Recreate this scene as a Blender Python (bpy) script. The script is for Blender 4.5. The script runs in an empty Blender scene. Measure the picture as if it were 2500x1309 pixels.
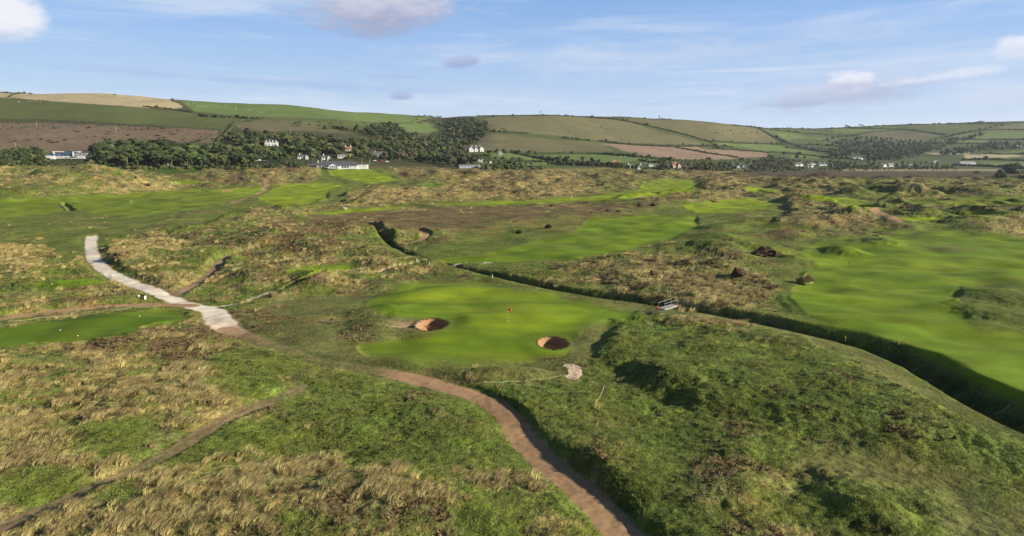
import bpy, math, random
import numpy as np
from mathutils import Vector, Matrix, Euler
C = bpy.context.scene.collection
PI = math.pi

# ------------------------------------------------------------------ camera
CAM_H = 27.0
FPX, CX, CY = 1690.0, 1250.0, 654.5           # focal length and centre in units of a 2500 wide picture
TH = math.atan((654.5 - 380.0) / FPX)          # pitch below the horizon
CT, ST = math.cos(TH), math.sin(TH)
cam_d = bpy.data.cameras.new('camera')
cam = bpy.data.objects.new('camera', cam_d); C.objects.link(cam)
cam.location = (0, 0, CAM_H); cam.rotation_euler = (PI/2 - TH, 0, 0)
cam_d.sensor_width = 36.0; cam_d.lens = FPX/2500*36
cam_d.clip_start = 0.5; cam_d.clip_end = 20000
bpy.context.scene.camera = cam

# ------------------------------------------------------------------ light
SUN_EL, SUN_AZ = math.radians(20.0), math.radians(103.0)   # azimuth clockwise from +Y
sun_dir = Vector((math.sin(SUN_AZ)*math.cos(SUN_EL), math.cos(SUN_AZ)*math.cos(SUN_EL), math.sin(SUN_EL)))
sl = bpy.data.lights.new('sun', 'SUN'); sl.energy = 5.0; sl.angle = math.radians(0.5); sl.color = (1.0, 0.91, 0.72)
so = bpy.data.objects.new('sun', sl); C.objects.link(so); so.location = (200, -50, 300)
so.rotation_euler = sun_dir.to_track_quat('Z', 'Y').to_euler()
sc = bpy.context.scene
sc.view_settings.view_transform = 'Standard'; sc.view_settings.look = 'None'
sc.view_settings.exposure = 1.40; sc.view_settings.gamma = 1.0; sc.view_settings.use_curve_mapping = False
sc.render.engine = 'CYCLES'
sc.cycles.max_bounces = 5; sc.cycles.diffuse_bounces = 2; sc.cycles.glossy_bounces = 2
sc.cycles.transparent_max_bounces = 8; sc.cycles.use_denoising = True; sc.cycles.denoiser = 'OPENIMAGEDENOISE'; sc.cycles.denoising_input_passes = 'RGB_ALBEDO_NORMAL'; sc.cycles.denoising_prefilter = 'NONE'; sc.cycles.volume_bounces = 0; sc.cycles.sample_clamp_indirect = 3.0; sc.cycles.sample_clamp_direct = 0.0

# ------------------------------------------------------------------ sky
def pix_dir(px, py):
    a, b = (px - CX)/FPX, (CY - py)/FPX
    return (a, CT + b*ST, -ST + b*CT)
def pix_ae(px, py):
    x, y, z = pix_dir(px, py)
    return math.atan2(x, y), z/math.hypot(x, y)
W = bpy.data.worlds.new('World'); sc.world = W; W.use_nodes = True
nt = W.node_tree; N = nt.nodes; L = nt.links
for n in list(N): N.remove(n)
def mth(op, a, b=None, c=None, clamp=False, tree=None):
    t = tree or nt
    n = t.nodes.new('ShaderNodeMath'); n.operation = op; n.use_clamp = clamp
    for i, v in enumerate((a, b, c)):
        if v is None: continue
        if isinstance(v, (int, float)): n.inputs[i].default_value = v
        else: t.links.new(v, n.inputs[i])
    return n.outputs[0]
def mixc(f, a, b, tree=None, blend='MIX'):
    t = tree or nt
    n = t.nodes.new('ShaderNodeMix'); n.data_type = 'RGBA'; n.blend_type = blend
    for k, v in ((0, f), (6, a), (7, b)):
        if isinstance(v, (int, float)): n.inputs[k].default_value = v
        elif isinstance(v, tuple): n.inputs[k].default_value = (*v, 1) if len(v) == 3 else v
        else: t.links.new(v, n.inputs[k])
    return n.outputs[2]
out = N.new('ShaderNodeOutputWorld'); bg = N.new('ShaderNodeBackground')
sky = N.new('ShaderNodeTexSky'); sky.sky_type = 'NISHITA'; sky.sun_disc = False
sky.sun_elevation = SUN_EL; sky.sun_rotation = SUN_AZ
sky.altitude = 20; sky.air_density = 1.0; sky.dust_density = 0.35; sky.ozone_density = 3.0
SKY_STR = 0.05
tc = N.new('ShaderNodeTexCoord'); sx = N.new('ShaderNodeSeparateXYZ'); L.new(tc.outputs['Generated'], sx.inputs[0])
az = mth('ARCTAN2', sx.outputs[0], sx.outputs[1])
hyp = mth('SQRT', mth('ADD', mth('MULTIPLY', sx.outputs[0], sx.outputs[0]), mth('MULTIPLY', sx.outputs[1], sx.outputs[1])))
el = mth('DIVIDE', sx.outputs[2], mth('MAXIMUM', hyp, 0.02))
def noise_n(vec, scale, detail=5, rough=.55, tree=None, lac=2.0, dist=0.0):
    t = tree or nt
    n = t.nodes.new('ShaderNodeTexNoise'); n.inputs['Scale'].default_value = scale
    n.inputs['Detail'].default_value = detail; n.inputs['Roughness'].default_value = rough
    n.inputs['Lacunarity'].default_value = lac; n.inputs['Distortion'].default_value = dist
    if vec is not None: t.links.new(vec, n.inputs['Vector'])
    return n.outputs['Fac']
def comb(x, y, z=0.0, tree=None):
    t = tree or nt
    n = t.nodes.new('ShaderNodeCombineXYZ')
    for i, v in enumerate((x, y, z)):
        if isinstance(v, (int, float)): n.inputs[i].default_value = v
        else: t.links.new(v, n.inputs[i])
    return n.outputs[0]
def ramp01(v, a, b, tree=None, smooth=True):
    t = tree or nt
    n = t.nodes.new('ShaderNodeMapRange'); n.interpolation_type = 'SMOOTHSTEP' if smooth else 'LINEAR'
    n.inputs[1].default_value = a; n.inputs[2].default_value = b
    t.links.new(v, n.inputs[0]); return n.outputs[0]
n_big = noise_n(comb(az, mth('MULTIPLY', el, 2.0), 3.1), 5.0, 6, .6)        # cloud edges
n_fine = noise_n(comb(az, mth('MULTIPLY', el, 2.4), 9.7), 18.0, 9, .68, dist=.3)
n_str = noise_n(comb(mth('ADD', az, mth('MULTIPLY', el, 1.2)), mth('MULTIPLY', el, 7.0), 1.3), 3.2, 7, .62, dist=.4)
n_wide = noise_n(comb(az, mth('MULTIPLY', el, 3.0), 5.5), 1.6, 4, .5)
def cloud(px, py, rx, ry, amp=1.6, soft=.7, tilt=0.0):
    a0, e0 = pix_ae(px, py)
    a1, _ = pix_ae(px + rx, py); _, e1 = pix_ae(px, py - ry)
    ra, re = abs(a1 - a0), abs(e1 - e0)
    da = mth('SUBTRACT', az, a0); de = mth('SUBTRACT', mth('SUBTRACT', el, e0), mth('MULTIPLY', da, tilt))
    u = mth('DIVIDE', da, ra); v = mth('DIVIDE', de, re)
    r = mth('ADD', mth('POWER', mth('ABSOLUTE', u), 2.2), mth('MULTIPLY', v, v))
    m = mth('SUBTRACT', 1.0, r)
    m = mth('ADD', m, mth('MULTIPLY', mth('SUBTRACT', n_big, .5), amp*1.6))
    m = mth('ADD', m, mth('MULTIPLY', mth('SUBTRACT', n_fine, .5), amp*1.9))
    return ramp01(m, 0.0, soft), v
K = .765/SKY_STR; KP = K*.5
base = sky.outputs[0]
# thin high veil, whiter towards the horizon all the way round
hcol = mixc(ramp01(el, .0, .21, smooth=False), (0.315*K, 0.370*K, 0.445*K), (0.126*K, 0.236*K, 0.445*K))
veil = mth('MULTIPLY', ramp01(el, .9, .0), .88)
veil = mth('MULTIPLY', veil, mth('ADD', mth('MULTIPLY', ramp01(n_wide, .3, .7), .16), .90), clamp=True)
col = mixc(veil, base, hcol)
cir = mth('MULTIPLY', ramp01(n_str, .44, .74), mth('MULTIPLY', ramp01(el, .75, .16), .70))
col = mixc(cir, col, (0.335*K, 0.375*K, 0.455*K))
n_st2 = noise_n(comb(mth('SUBTRACT', mth('MULTIPLY', az, .9), mth('MULTIPLY', el, .6)), mth('MULTIPLY', el, 16.0), 7.3), 5.0, 8, .66, dist=.7)
cir2 = mth('MULTIPLY', ramp01(n_st2, .50, .78), mth('MULTIPLY', ramp01(el, .26, .07), .55))
col = mixc(cir2, col, (0.35*K, 0.39*K, 0.46*K))
dk2 = mth('MULTIPLY', ramp01(n_st2, .46, .24), mth('MULTIPLY', ramp01(el, .22, .06), .35))
col = mixc(dk2, col, (0.20*K, 0.27*K, 0.43*K))
def puff(col, px, py, rx, ry, top, bot, amp=1.6, soft=.7, op=1.0, tilt=0.0, split=(-.5, .6)):
    m, v = cloud(px, py, rx, ry, amp, soft, tilt)
    vv = mth('ADD', v, mth('MULTIPLY', mth('SUBTRACT', n_fine, .5), 1.8))
    cc = mixc(ramp01(vv, split[0], split[1]), tuple(c*KP for c in bot), tuple(c*KP for c in top))
    return mixc(mth('MULTIPLY', m, op), col, cc)
GREY, WHT, LIL = (.36, .42, .60), (.80, .82, .90), (.45, .50, .66)
col = puff(col, 1630, 150, 420, 55, (.62, .70, .86), (.56, .66, .86), 1.8, 1.6, .55)
col = puff(col, 700, 200, 500, 16, (.45, .56, .82), (.36, .50, .80), 1.6, 1.2, .55, tilt=-.03)
col = puff(col, 1800, 172, 260, 6, (.70, .77, .9), (.66, .74, .9), .6, 1.2, .6)
col = puff(col, 905, -5, 245, 100, (.66, .68, .80), (.33, .36, .53), 1.3, .8, .95, split=(-1.0, .45))
col = puff(col, -15, 32, 145, 80, (.9, .9, .94), (.62, .66, .80), .9, .9, .95, split=(-1.1, -.2))
col = puff(col, 2020, 228, 330, 46, (.62, .66, .80), (.42, .47, .65), 2.0, 1.7, .85, tilt=.08)
col = puff(col, 1930, 250, 180, 16, (.50, .55, .72), (.38, .43, .62), 1.6, 1.3, .6, tilt=.04)
col = puff(col, 2080, 196, 70, 20, (.86, .87, .94), (.48, .52, .70), 2.4, 1.2, .8, split=(-1.0, .2))
col = puff(col, 2290, 192, 190, 17, (.86, .87, .94), (.46, .50, .68), 2.6, 2.0, .55, tilt=.09, split=(-.8, .2))
col = puff(col, 2480, 118, 70, 34, (.84, .86, .94), (.70, .76, .90), 1.0, 1.0, .8)
col = puff(col, 2450, 240, 260, 50, (.70, .73, .86), (.60, .66, .84), 1.0, 1.6, .6)
col = puff(col, 1128, 150, 52, 17, (.42, .50, .74), (.32, .40, .66), .9, 1.0, .8, tilt=.1)
col = puff(col, 978, 235, 34, 12, (.42, .50, .74), (.32, .40, .66), .9, 1.0, .85)
col = puff(col, 960, 187, 90, 6, (.40, .52, .80), (.36, .48, .78), .8, 1.2, .6)
col = puff(col, 1590, 254, 60, 5, (.40, .52, .80), (.38, .50, .78), .8, 1.2, .5)
L.new(col, bg.inputs[0]); bg.inputs[1].default_value = SKY_STR; L.new(bg.outputs[0], out.inputs[0])

# ------------------------------------------------------------------ helpers
rng = np.random.default_rng(7); random.seed(7)
_perm = rng.permutation(512).astype(np.int32); _perm = np.concatenate([_perm, _perm])
_ga = rng.uniform(0, 2*PI, 512); _gx, _gy = np.cos(_ga).astype(np.float32), np.sin(_ga).astype(np.float32)
def perlin(x, y, seed=0):
    x = np.asarray(x) + seed*37.17; y = np.asarray(y) + seed*11.91
    fx = np.floor(x); fy = np.floor(y)
    xi = fx.astype(np.int32); yi = fy.astype(np.int32)
    xf = (x - fx).astype(np.float32); yf = (y - fy).astype(np.float32)
    u = xf*xf*xf*(xf*(xf*6 - 15) + 10); v = yf*yf*yf*(yf*(yf*6 - 15) + 10)
    def g(i, j, dx, dy):
        h = _perm[(_perm[i & 511] + j) & 511]
        return _gx[h]*dx + _gy[h]*dy
    a = g(xi, yi, xf, yf); b = g(xi+1, yi, xf-1, yf); c = g(xi, yi+1, xf, yf-1); d = g(xi+1, yi+1, xf-1, yf-1)
    return ((a + u*(b-a)) + v*((c + u*(d-c)) - (a + u*(b-a))))*1.5
def fbm(x, y, octs=4, gain=.5, seed=0):
    s = 0; a = 1.0; f = 1.0
    for k in range(octs):
        s = s + a*perlin(x*f, y*f, seed + k*3); a *= gain; f *= 2.03
    return s
def sstep(v, a, b):
    t = np.clip((v - a)/(b - a), 0, 1); return t*t*(3 - 2*t)
def proj(x, y, z):
    fz = y*CT - (z - CAM_H)*ST; u = y*ST + (z - CAM_H)*CT
    fz = np.maximum(fz, 1e-3)
    return CX + FPX*x/fz, CY - FPX*u/fz
def poly_sd(px, py, poly):
    """signed distance (inside positive) of points to a closed polygon"""
    P = np.asarray(poly, float); n = len(P)
    best = np.full(px.shape, 1e18); inside = np.zeros(px.shape, bool)
    for i in range(n):
        x0, y0 = P[i]; x1, y1 = P[(i+1) % n]
        ex, ey = x1-x0, y1-y0; wx, wy = px-x0, py-y0
        t = np.clip((wx*ex + wy*ey)/(ex*ex + ey*ey + 1e-12), 0, 1)
        dx, dy = wx - t*ex, wy - t*ey
        best = np.minimum(best, dx*dx + dy*dy)
        c = ((y0 > py) != (y1 > py)) & (px < (x1-x0)*(py-y0)/((y1-y0) if y1 != y0 else 1e-12) + x0)
        inside ^= c
    d = np.sqrt(best); return np.where(inside, d, -d)
def line_sd(X, Y, pts):
    """distance, arc parameter and side to an open polyline (world)"""
    P = np.asarray(pts, float)
    best = np.full(X.shape, 1e18); par = np.zeros(X.shape); side = np.zeros(X.shape)
    for i in range(len(P)-1):
        x0, y0 = P[i][:2]; x1, y1 = P[i+1][:2]
        ex, ey = x1-x0, y1-y0; wx, wy = X-x0, Y-y0
        t = np.clip((wx*ex + wy*ey)/(ex*ex + ey*ey + 1e-12), 0, 1)
        dx, dy = wx - t*ex, wy - t*ey; d2 = dx*dx + dy*dy
        m = d2 < best
        best = np.where(m, d2, best); par = np.where(m, i + t, par)
        side = np.where(m, np.sign(ex*wy - ey*wx), side)
    return np.sqrt(best), par, side
def smooth_line(pts, n=6):
    P = np.asarray(pts, float); out = []
    for i in range(len(P)-1):
        p0 = P[max(i-1, 0)]; p1 = P[i]; p2 = P[i+1]; p3 = P[min(i+2, len(P)-1)]
        for k in range(n):
            t = k/n
            out.append(.5*((2*p1) + (-p0+p2)*t + (2*p0-5*p1+4*p2-p3)*t*t + (-p0+3*p1-3*p2+p3)*t**3))
    out.append(P[-1]); return np.array(out)
def ground0(px, py, z=0.0):
    """where the ray through a picture point meets the level z"""
    x, y, zz = pix_dir(px, py); t = (z - CAM_H)/zz
    return x*t, y*t
# ------------------------------------------------------------------ terrain grid (fan shaped, finer near the viewpoint)
tin = np.linspace(-.80, .80, 800)
tout = np.array([.81, .83, .86, .90, .96, 1.05, 1.2, 1.5, 2.0, 3.0, 5.0])
TX = np.concatenate([-tout[::-1], tin, tout])
rows = [-900, -400, -200, -100, -50, -20, 0, 15, 25, 32, 37, 40.0]
d = 40.0
while d < 1000:
    d += min(max(.72*d*d/18700, .06), 1.3); rows.append(d)
while d < 3600:
    d += min(1.3 + (d-1000)*.022, 9.0); rows.append(d)
while d < 9000:
    d *= 1.06; rows.append(d)
D = np.array(rows); NR, NC = len(D), len(TX)
Wd = np.where(D > 46, D, 46 + (46 - D)*.4)
X = (TX[None, :]*Wd[:, None]); Y = np.repeat(D[:, None], NC, 1)

def zslope(py):
    b = (CY - py)/FPX; return (b*CT - ST)/(CT + b*ST)
# hill profile: per picture column, depth and apparent height of five stations
HK = {
 -400: [(700,396),(900,356),(1100,300),(1350,258),(1600,224)],
   0: [(700,398),(900,356),(1100,302),(1350,256),(1600,225)],
 280: [(700,399),(900,358),(1100,306),(1350,262),(1600,231)],
 420: [(720,400),(920,356),(1130,306),(1380,268),(1620,240)],
 620: [(750,401),(950,352),(1160,306),(1420,276),(1680,255)],
 850: [(800,402),(1000,352),(1230,316),(1500,293),(1750,272)],
 960: [(830,403),(1050,360),(1320,326),(1600,302),(1900,281)],
1070: [(850,404),(1100,374),(1400,350),(1700,318),(2050,286)],
1150: [(850,404),(1100,376),(1400,344),(1680,304),(1950,284)],
1200: [(880,405),(1150,372),(1420,335),(1680,301),(1950,283)],
1350: [(950,407),(1250,378),(1500,346),(1750,308),(2000,281.5)],
1500: [(1020,408),(1320,380),(1580,354),(1850,318),(2100,288)],
1650: [(1100,410),(1400,384),(1680,358),(1950,322),(2200,292)],
1750: [(1200,411),(1500,386),(1800,360),(2050,328),(2280,300)],
1850: [(1320,412),(1620,388),(1950,364),(2250,338),(2500,313)],
1950: [(1400,412),(1700,390),(2100,366),(2500,338),(2900,314)],
2070: [(1420,412),(1720,391),(2120,368),(2550,338),(3000,311)],
2150: [(1420,412),(1720,391),(2120,369),(2550,336),(3000,305)],
2300: [(1420,412),(1720,391),(2120,366),(2550,332),(3000,302)],
2500: [(1420,412),(1720,391),(2120,362),(2550,328),(3000,297)],
2900: [(1420,412),(1720,391),(2120,362),(2550,328),(3000,295)]}
kp = sorted(HK); HA = np.array([HK[k] for k in kp], float)
fine = np.arange(-500, 3001, 10)
HF = np.zeros((len(fine), 5, 2))
ker = np.exp(-np.linspace(-2, 2, 9)**2); ker /= ker.sum()
for i in range(5):
    for j in range(2):
        v = np.interp(fine, kp, HA[:, i, j]); v = np.convolve(np.pad(v, 4, mode='edge'), ker, mode='valid'); HF[:, i, j] = v
def profile(x, y):
    """smooth lie of the land, before dunes and small forms"""
    yy = np.maximum(y, 30.0)
    pxh = CX + FPX/CT*x/np.where(yy > 46, yy, 46)
    pxh = np.clip(pxh, -400, 2900)
    dk = [np.interp(pxh, fine, HF[:, i, 0]) for i in range(5)]
    zk = [CAM_H + dk[i]*zslope(np.interp(pxh, fine, HF[:, i, 1])) for i in range(5)]
    zk[0] = np.maximum(zk[0], 0.0)
    start = np.interp(pxh, [0, 900, 1300, 2500], [430, 470, 600, 900])
    ds = [start] + dk + [dk[4]*1.25, dk[4]*2.5]
    zs = [np.zeros_like(start)] + zk + [zk[4]*.97, zk[4]*.5]
    # monotone cubic through the stations
    m = []
    sec = [(zs[i+1]-zs[i])/(ds[i+1]-ds[i]) for i in range(len(ds)-1)]
    for i in range(len(ds)):
        if i == 0 or i == len(ds)-1: m.append(np.zeros_like(start))
        else:
            a, b = sec[i-1], sec[i]
            m.append(np.where(a*b > 0, 2*a*b/np.where(np.abs(a+b) < 1e-9, 1e-9, a+b), 0))
    z = np.zeros_like(start)
    for i in range(len(ds)-1):
        h = ds[i+1]-ds[i]; t = np.clip((yy-ds[i])/h, 0, 1)
        seg = (2*t**3-3*t**2+1)*zs[i] + (t**3-2*t**2+t)*h*m[i] + (-2*t**3+3*t**2)*zs[i+1] + (t**3-t**2)*h*m[i+1]
        z = np.where((yy >= ds[i]) & (yy < ds[i+1]), seg, z)
    z = np.where(yy >= ds[-1], zs[-1], z)
    return z
Z0 = profile(X, Y)
PX0, PY0 = proj(X, Y, Z0)
view0 = (Y > 38)

# ---- where everything lies (outlines read off the photograph, dropped onto the ground)
MOWN = {   # name: (object name, outline, colour)
 'fw_left': ('fairway', [(-200,490),(0,488),(150,483),(300,474),(480,462),(640,458),(655,466),(600,486),(520,503),(420,520),(300,530),(230,524),(190,512),(150,516),(60,530),(-200,540)], 'mown_dull'),
 'fw_left2': ('fairway', [(640,478),(690,452),(790,446),(835,452),(800,470),(800,486),(740,500),(665,500),(630,490)], 'mown_bright'),
 'fw_club': ('fairway', [(800,416),(860,411),(905,414),(935,424),(965,440),(910,448),(860,440),(812,430)], 'mown_bright'),
 'fw_strip': ('fairway', [(740,522),(860,511),(960,505),(1000,507),(900,517),(800,524)], 'mown_bright'),
 'fw_long': ('fairway', [(1060,498),(1300,489),(1450,479),(1560,465),(1575,442),(1640,436),(1690,440),(1702,455),(1690,465),(1600,476),(1500,488),(1350,496),(1150,503)], 'mown_bright'),
 'fw_mid': ('fairway', [(1180,622),(1300,592),(1400,568),(1440,535),(1560,526),(1700,530),(1705,556),(1650,580),(1560,604),(1400,632),(1250,639),(1090,643),(1060,636)], 'mown'),
 'fw_mid2': ('fairway', [(1660,502),(1730,490),(1840,484),(1885,494),(1870,510),(1800,516),(1700,522)], 'mown_bright'),
 'fw_right': ('fairway', [(1960,610),(2090,580),(2250,565),(2480,578),(2800,590),(2900,700),(2500,690),(2350,700),(2330,745),(2370,790),(2500,815),(2900,850),(2900,1150),(2500,985),(2400,935),(2300,885),(2200,845),(2100,808),(1970,770),(1930,730),(1950,690),(1990,650)], 'mown'),
 'fw_far1': ('fairway', [(1950,475),(2010,477),(2090,485),(2120,492),(2050,495),(1980,489)], 'mown_bright'),
 'gr_far1': ('putting_green', [(2040,498),(2100,495),(2140,501),(2130,509),(2060,506)], 'mown_bright'),
 'gr_far2': ('putting_green', [(2335,515),(2420,514),(2500,520),(2450,528),(2360,526)], 'mown_bright'),
 'gr_far3': ('putting_green', [(2190,530),(2290,529),(2302,537),(2210,539)], 'mown_bright'),
 'gr_far4': ('putting_green', [(1820,455),(1870,458),(1905,466),(1850,470),(1820,465)], 'mown_bright'),
 'gr_far5': ('putting_green', [(505,466),(560,460),(650,460),(655,468),(600,474),(530,472)], 'mown_bright'),
 'gr_far6': ('putting_green', [(395,443),(470,441),(520,446),(440,450)], 'mown_bright'),
 'fw_far2': ('fairway', [(2200,488),(2330,482),(2550,478),(2550,500),(2380,503),(2250,498)], 'mown_dull'),
 'green': ('putting_green', [(905,742),(960,703),(1060,690),(1180,690),(1280,705),(1400,740),(1500,763),(1560,772),(1480,785),(1425,800),(1400,830),(1380,860),(1250,884),(1150,890),(1000,885),(900,865),(880,845),(960,830),(1020,818),(1090,805),(1110,785),(1060,768),(960,765),(900,752)], 'mown'),
 'tee_left': ('tee', [(-300,800),(0,797),(200,772),(380,756),(455,762),(450,785),(350,802),(200,837),(0,853),(-300,880)], 'tee'),
 'tee_s1': ('tee', [(92,692),(160,684),(265,683),(272,692),(180,703),(85,708)], 'mown'),
 'tee_s2': ('tee', [(700,660),(760,650),(860,643),(892,650),(850,660),(720,668)], 'mown'),
}
SEMI = [   # shorter rough: outline, colour, dune amount
 ([(-200,484),(150,478),(300,470),(700,452),(840,440),(840,500),(700,510),(640,505),(560,530),(500,560),(300,580),(230,610),(150,640),(100,600),(-200,590)], 'semi', .12),
 ([(780,410),(930,408),(1000,440),(1120,447),(1100,456),(900,455),(760,500),(640,500),(700,450),(780,440)], 'semi', .2),
 ([(1000,600),(1150,575),(1400,522),(1600,500),(1720,488),(1900,484),(1930,520),(1880,570),(1700,610),(1560,625),(1300,648),(1150,655),(1050,648)], 'semi', .15),
 ([(940,498),(1300,484),(1450,472),(1545,462),(1560,437),(1700,434),(1712,460),(1690,470),(1600,482),(1500,494),(1350,502),(1000,512)], 'semi', .2),
 ([(1700,560),(1900,540),(2100,570),(2200,550),(2300,555),(2900,570),(2900,1200),(2500,1000),(2350,920),(2200,850),(2060,815),(1950,790),(1900,740),(1880,680),(1880,640),(1700,610)], 'semi', .22),
 ([(560,770),(700,735),(900,712),(1060,680),(1190,680),(1330,712),(1500,745),(1580,765),(1520,790),(1450,860),(1400,900),(1200,925),(980,912),(750,885),(640,830)], 'semi_dry', .10),
 ([(1050,578),(1250,542),(1500,517),(1600,515),(1450,560),(1300,564),(1150,580)], 'dry_yellow', .05),
 ([(680,545),(850,517),(1050,507),(1350,499),(1600,500),(1500,517),(1250,540),(1130,562),(1050,565),(900,545)], 'brown_flat', .1),
 ([(1180,672),(1330,690),(1500,715),(1700,745),(1900,775),(2100,815),(2300,890),(2560,985),(2560,1075),(2400,1040),(2200,950),(2080,870),(1900,810),(1700,785),(1500,755),(1300,720)], 'semi', .05),
 ([(1470,725),(1600,752),(1760,768),(1900,798),(2100,865),(2260,945),(2420,1030),(2560,1070),(2560,1100),(2380,1050),(2200,960),(2060,890),(1900,830),(1700,778),(1520,770)], 'semi_dry', .02),
 ([(1640,1180),(2100,1120),(2400,1150),(2600,1200),(2600,1309),(2350,1309),(2280,1200),(2050,1150)], 'semi_dry', .2),
 ([(380,412),(480,408),(500,420),(420,426),(330,424)], 'pasture_dark', .05),
 ([(1750,424),(1900,412),(2050,408),(2900,408),(2900,434),(2300,434),(1900,432)], 'marsh', .02),
 ([(2010,413),(2300,410),(2450,413),(2430,417),(2060,417)], 'reed', .01),
]
FIELDS = [
 ('field', [(-400,222),(60,222),(30,240),(0,242),(-400,240)], 'stubble'),
 ('field', [(30,240),(60,222),(300,226),(421,235),(422,246),(450,264),(400,265),(330,262),(150,250)], 'stubble'),
 ('field', [(-400,242),(0,241),(150,249),(330,263),(450,273),(570,286),(592,292),(560,317),(350,304),(100,290),(-400,290)], 'pasture_dull'),
 ('field', [(421,235),(620,250),(850,268),(1000,280),(1070,284),(1010,299),(930,300),(800,292),(640,286),(560,284),(480,274)], 'pasture'),
 ('field', [(560,285),(700,286),(900,298),(925,304),(905,312),(800,312),(700,300),(640,293),(590,291)], 'pasture_dull'),
 ('field', [(560,303),(640,292),(760,300),(860,328),(750,320),(600,319)], 'olive'),
 ('heath', [(-400,300),(100,300),(350,309),(560,319),(530,350),(350,350),(230,372),(-400,372)], 'bracken'),
 ('field', [(970,303),(1045,299),(1095,316),(1040,326),(965,320)], 'pasture'),
 ('field', [(1180,292),(1240,278),(1500,285),(1560,308),(1740,356),(1600,352),(1470,345),(1300,325),(1200,319)], 'olive_pale'),
 ('field', [(1145,358),(1200,324),(1330,339),(1470,350),(1500,370),(1330,373),(1200,368)], 'olive'),
 ('field', [(1500,285),(1640,285),(1760,295),(1850,310),(1905,352),(1740,347),(1640,320),(1560,303)], 'olive'),
 ('field', [(1470,350),(1700,359),(1800,388),(1650,393),(1540,374)], 'plough'),
 ('field', [(1665,360),(1860,372),(1890,383),(1800,385),(1740,376)], 'plough'),
 ('field', [(1180,372),(1290,374),(1360,393),(1250,390),(1180,385)], 'pasture'),
 ('field', [(1300,376),(1480,377),(1600,392),(1500,397),(1380,394)], 'pasture'),
 ('field', [(1180,396),(1340,398),(1335,405),(1180,405)], 'pasture'),
 ('field', [(1560,397),(1830,396),(1890,403),(1600,404)], 'pasture'),
 ('field', [(1745,350),(1880,353),(1995,373),(1860,369)], 'pasture'),
 ('field', [(1870,316),(2060,322),(2080,332),(1920,330),(1880,322)], 'pasture_dull'),
 ('field', [(1890,325),(2050,340),(1990,342),(1920,340)], 'pasture'),
 ('field', [(1930,343),(2050,345),(2060,358),(1990,358)], 'pasture_dull'),
 ('field', [(1935,372),(2060,380),(2060,388),(1930,386)], 'pasture'),
 ('field', [(2020,312),(2190,311),(2180,318),(2080,326),(2030,318)], 'pasture'),
 ('field', [(2090,327),(2180,319),(2290,330),(2250,345),(2130,338)], 'olive'),
 ('field', [(2200,305),(2420,302),(2420,310),(2330,325),(2250,318)], 'pasture_dull'),
 ('field', [(2330,331),(2420,320),(2600,320),(2600,340),(2320,339)], 'pasture'),
 ('field', [(2400,318),(2500,300),(2600,298),(2600,318)], 'olive_pale'),
 ('field', [(2280,342),(2410,342),(2400,350),(2290,350)], 'pasture'),
 ('field', [(2420,374),(2500,363),(2700,363),(2700,375)], 'pasture'),
 ('field', [(2260,374),(2360,372),(2370,376),(2280,378)], 'stubble'),
 ('field', [(2350,377),(2480,378),(2500,382),(2360,388)], 'stubble'),
 ('field', [(2390,394),(2550,398),(2700,404),(2420,404)], 'pasture'),
]
AK = .575
ALB = {'mown': (.150,.225,.012), 'mown_bright': (.225,.290,.016), 'mown_dull': (.160,.210,.018), 'tee': (.125,.195,.014),
 'semi': (.145,.180,.030), 'semi_dry': (.165,.165,.050), 'dry_yellow': (.20,.185,.045), 'brown_flat': (.165,.120,.052),
 'pasture_dark': (.055,.100,.018), 'marsh': (.100,.075,.042), 'reed': (.36,.29,.18),
 'stubble': (.44,.36,.21), 'pasture_dull': (.105,.125,.035), 'pasture': (.135,.190,.050), 'olive': (.145,.130,.062),
 'olive_pale': (.165,.150,.072), 'bracken': (.195,.140,.090), 'plough': (.30,.205,.145), 'scrub': (.070,.072,.030),
 'g': (.135,.170,.030), 's': (.36,.28,.112), 'b': (.17,.115,.062), 'green_hill': (.080,.105,.030),
 'path': (.38,.235,.130), 'track': (.80,.70,.57), 'bare': (.30,.20,.125), 'chip': (.36,.28,.20)}
ALB = {k: tuple(c*AK for c in v) for k, v in ALB.items()}
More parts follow.
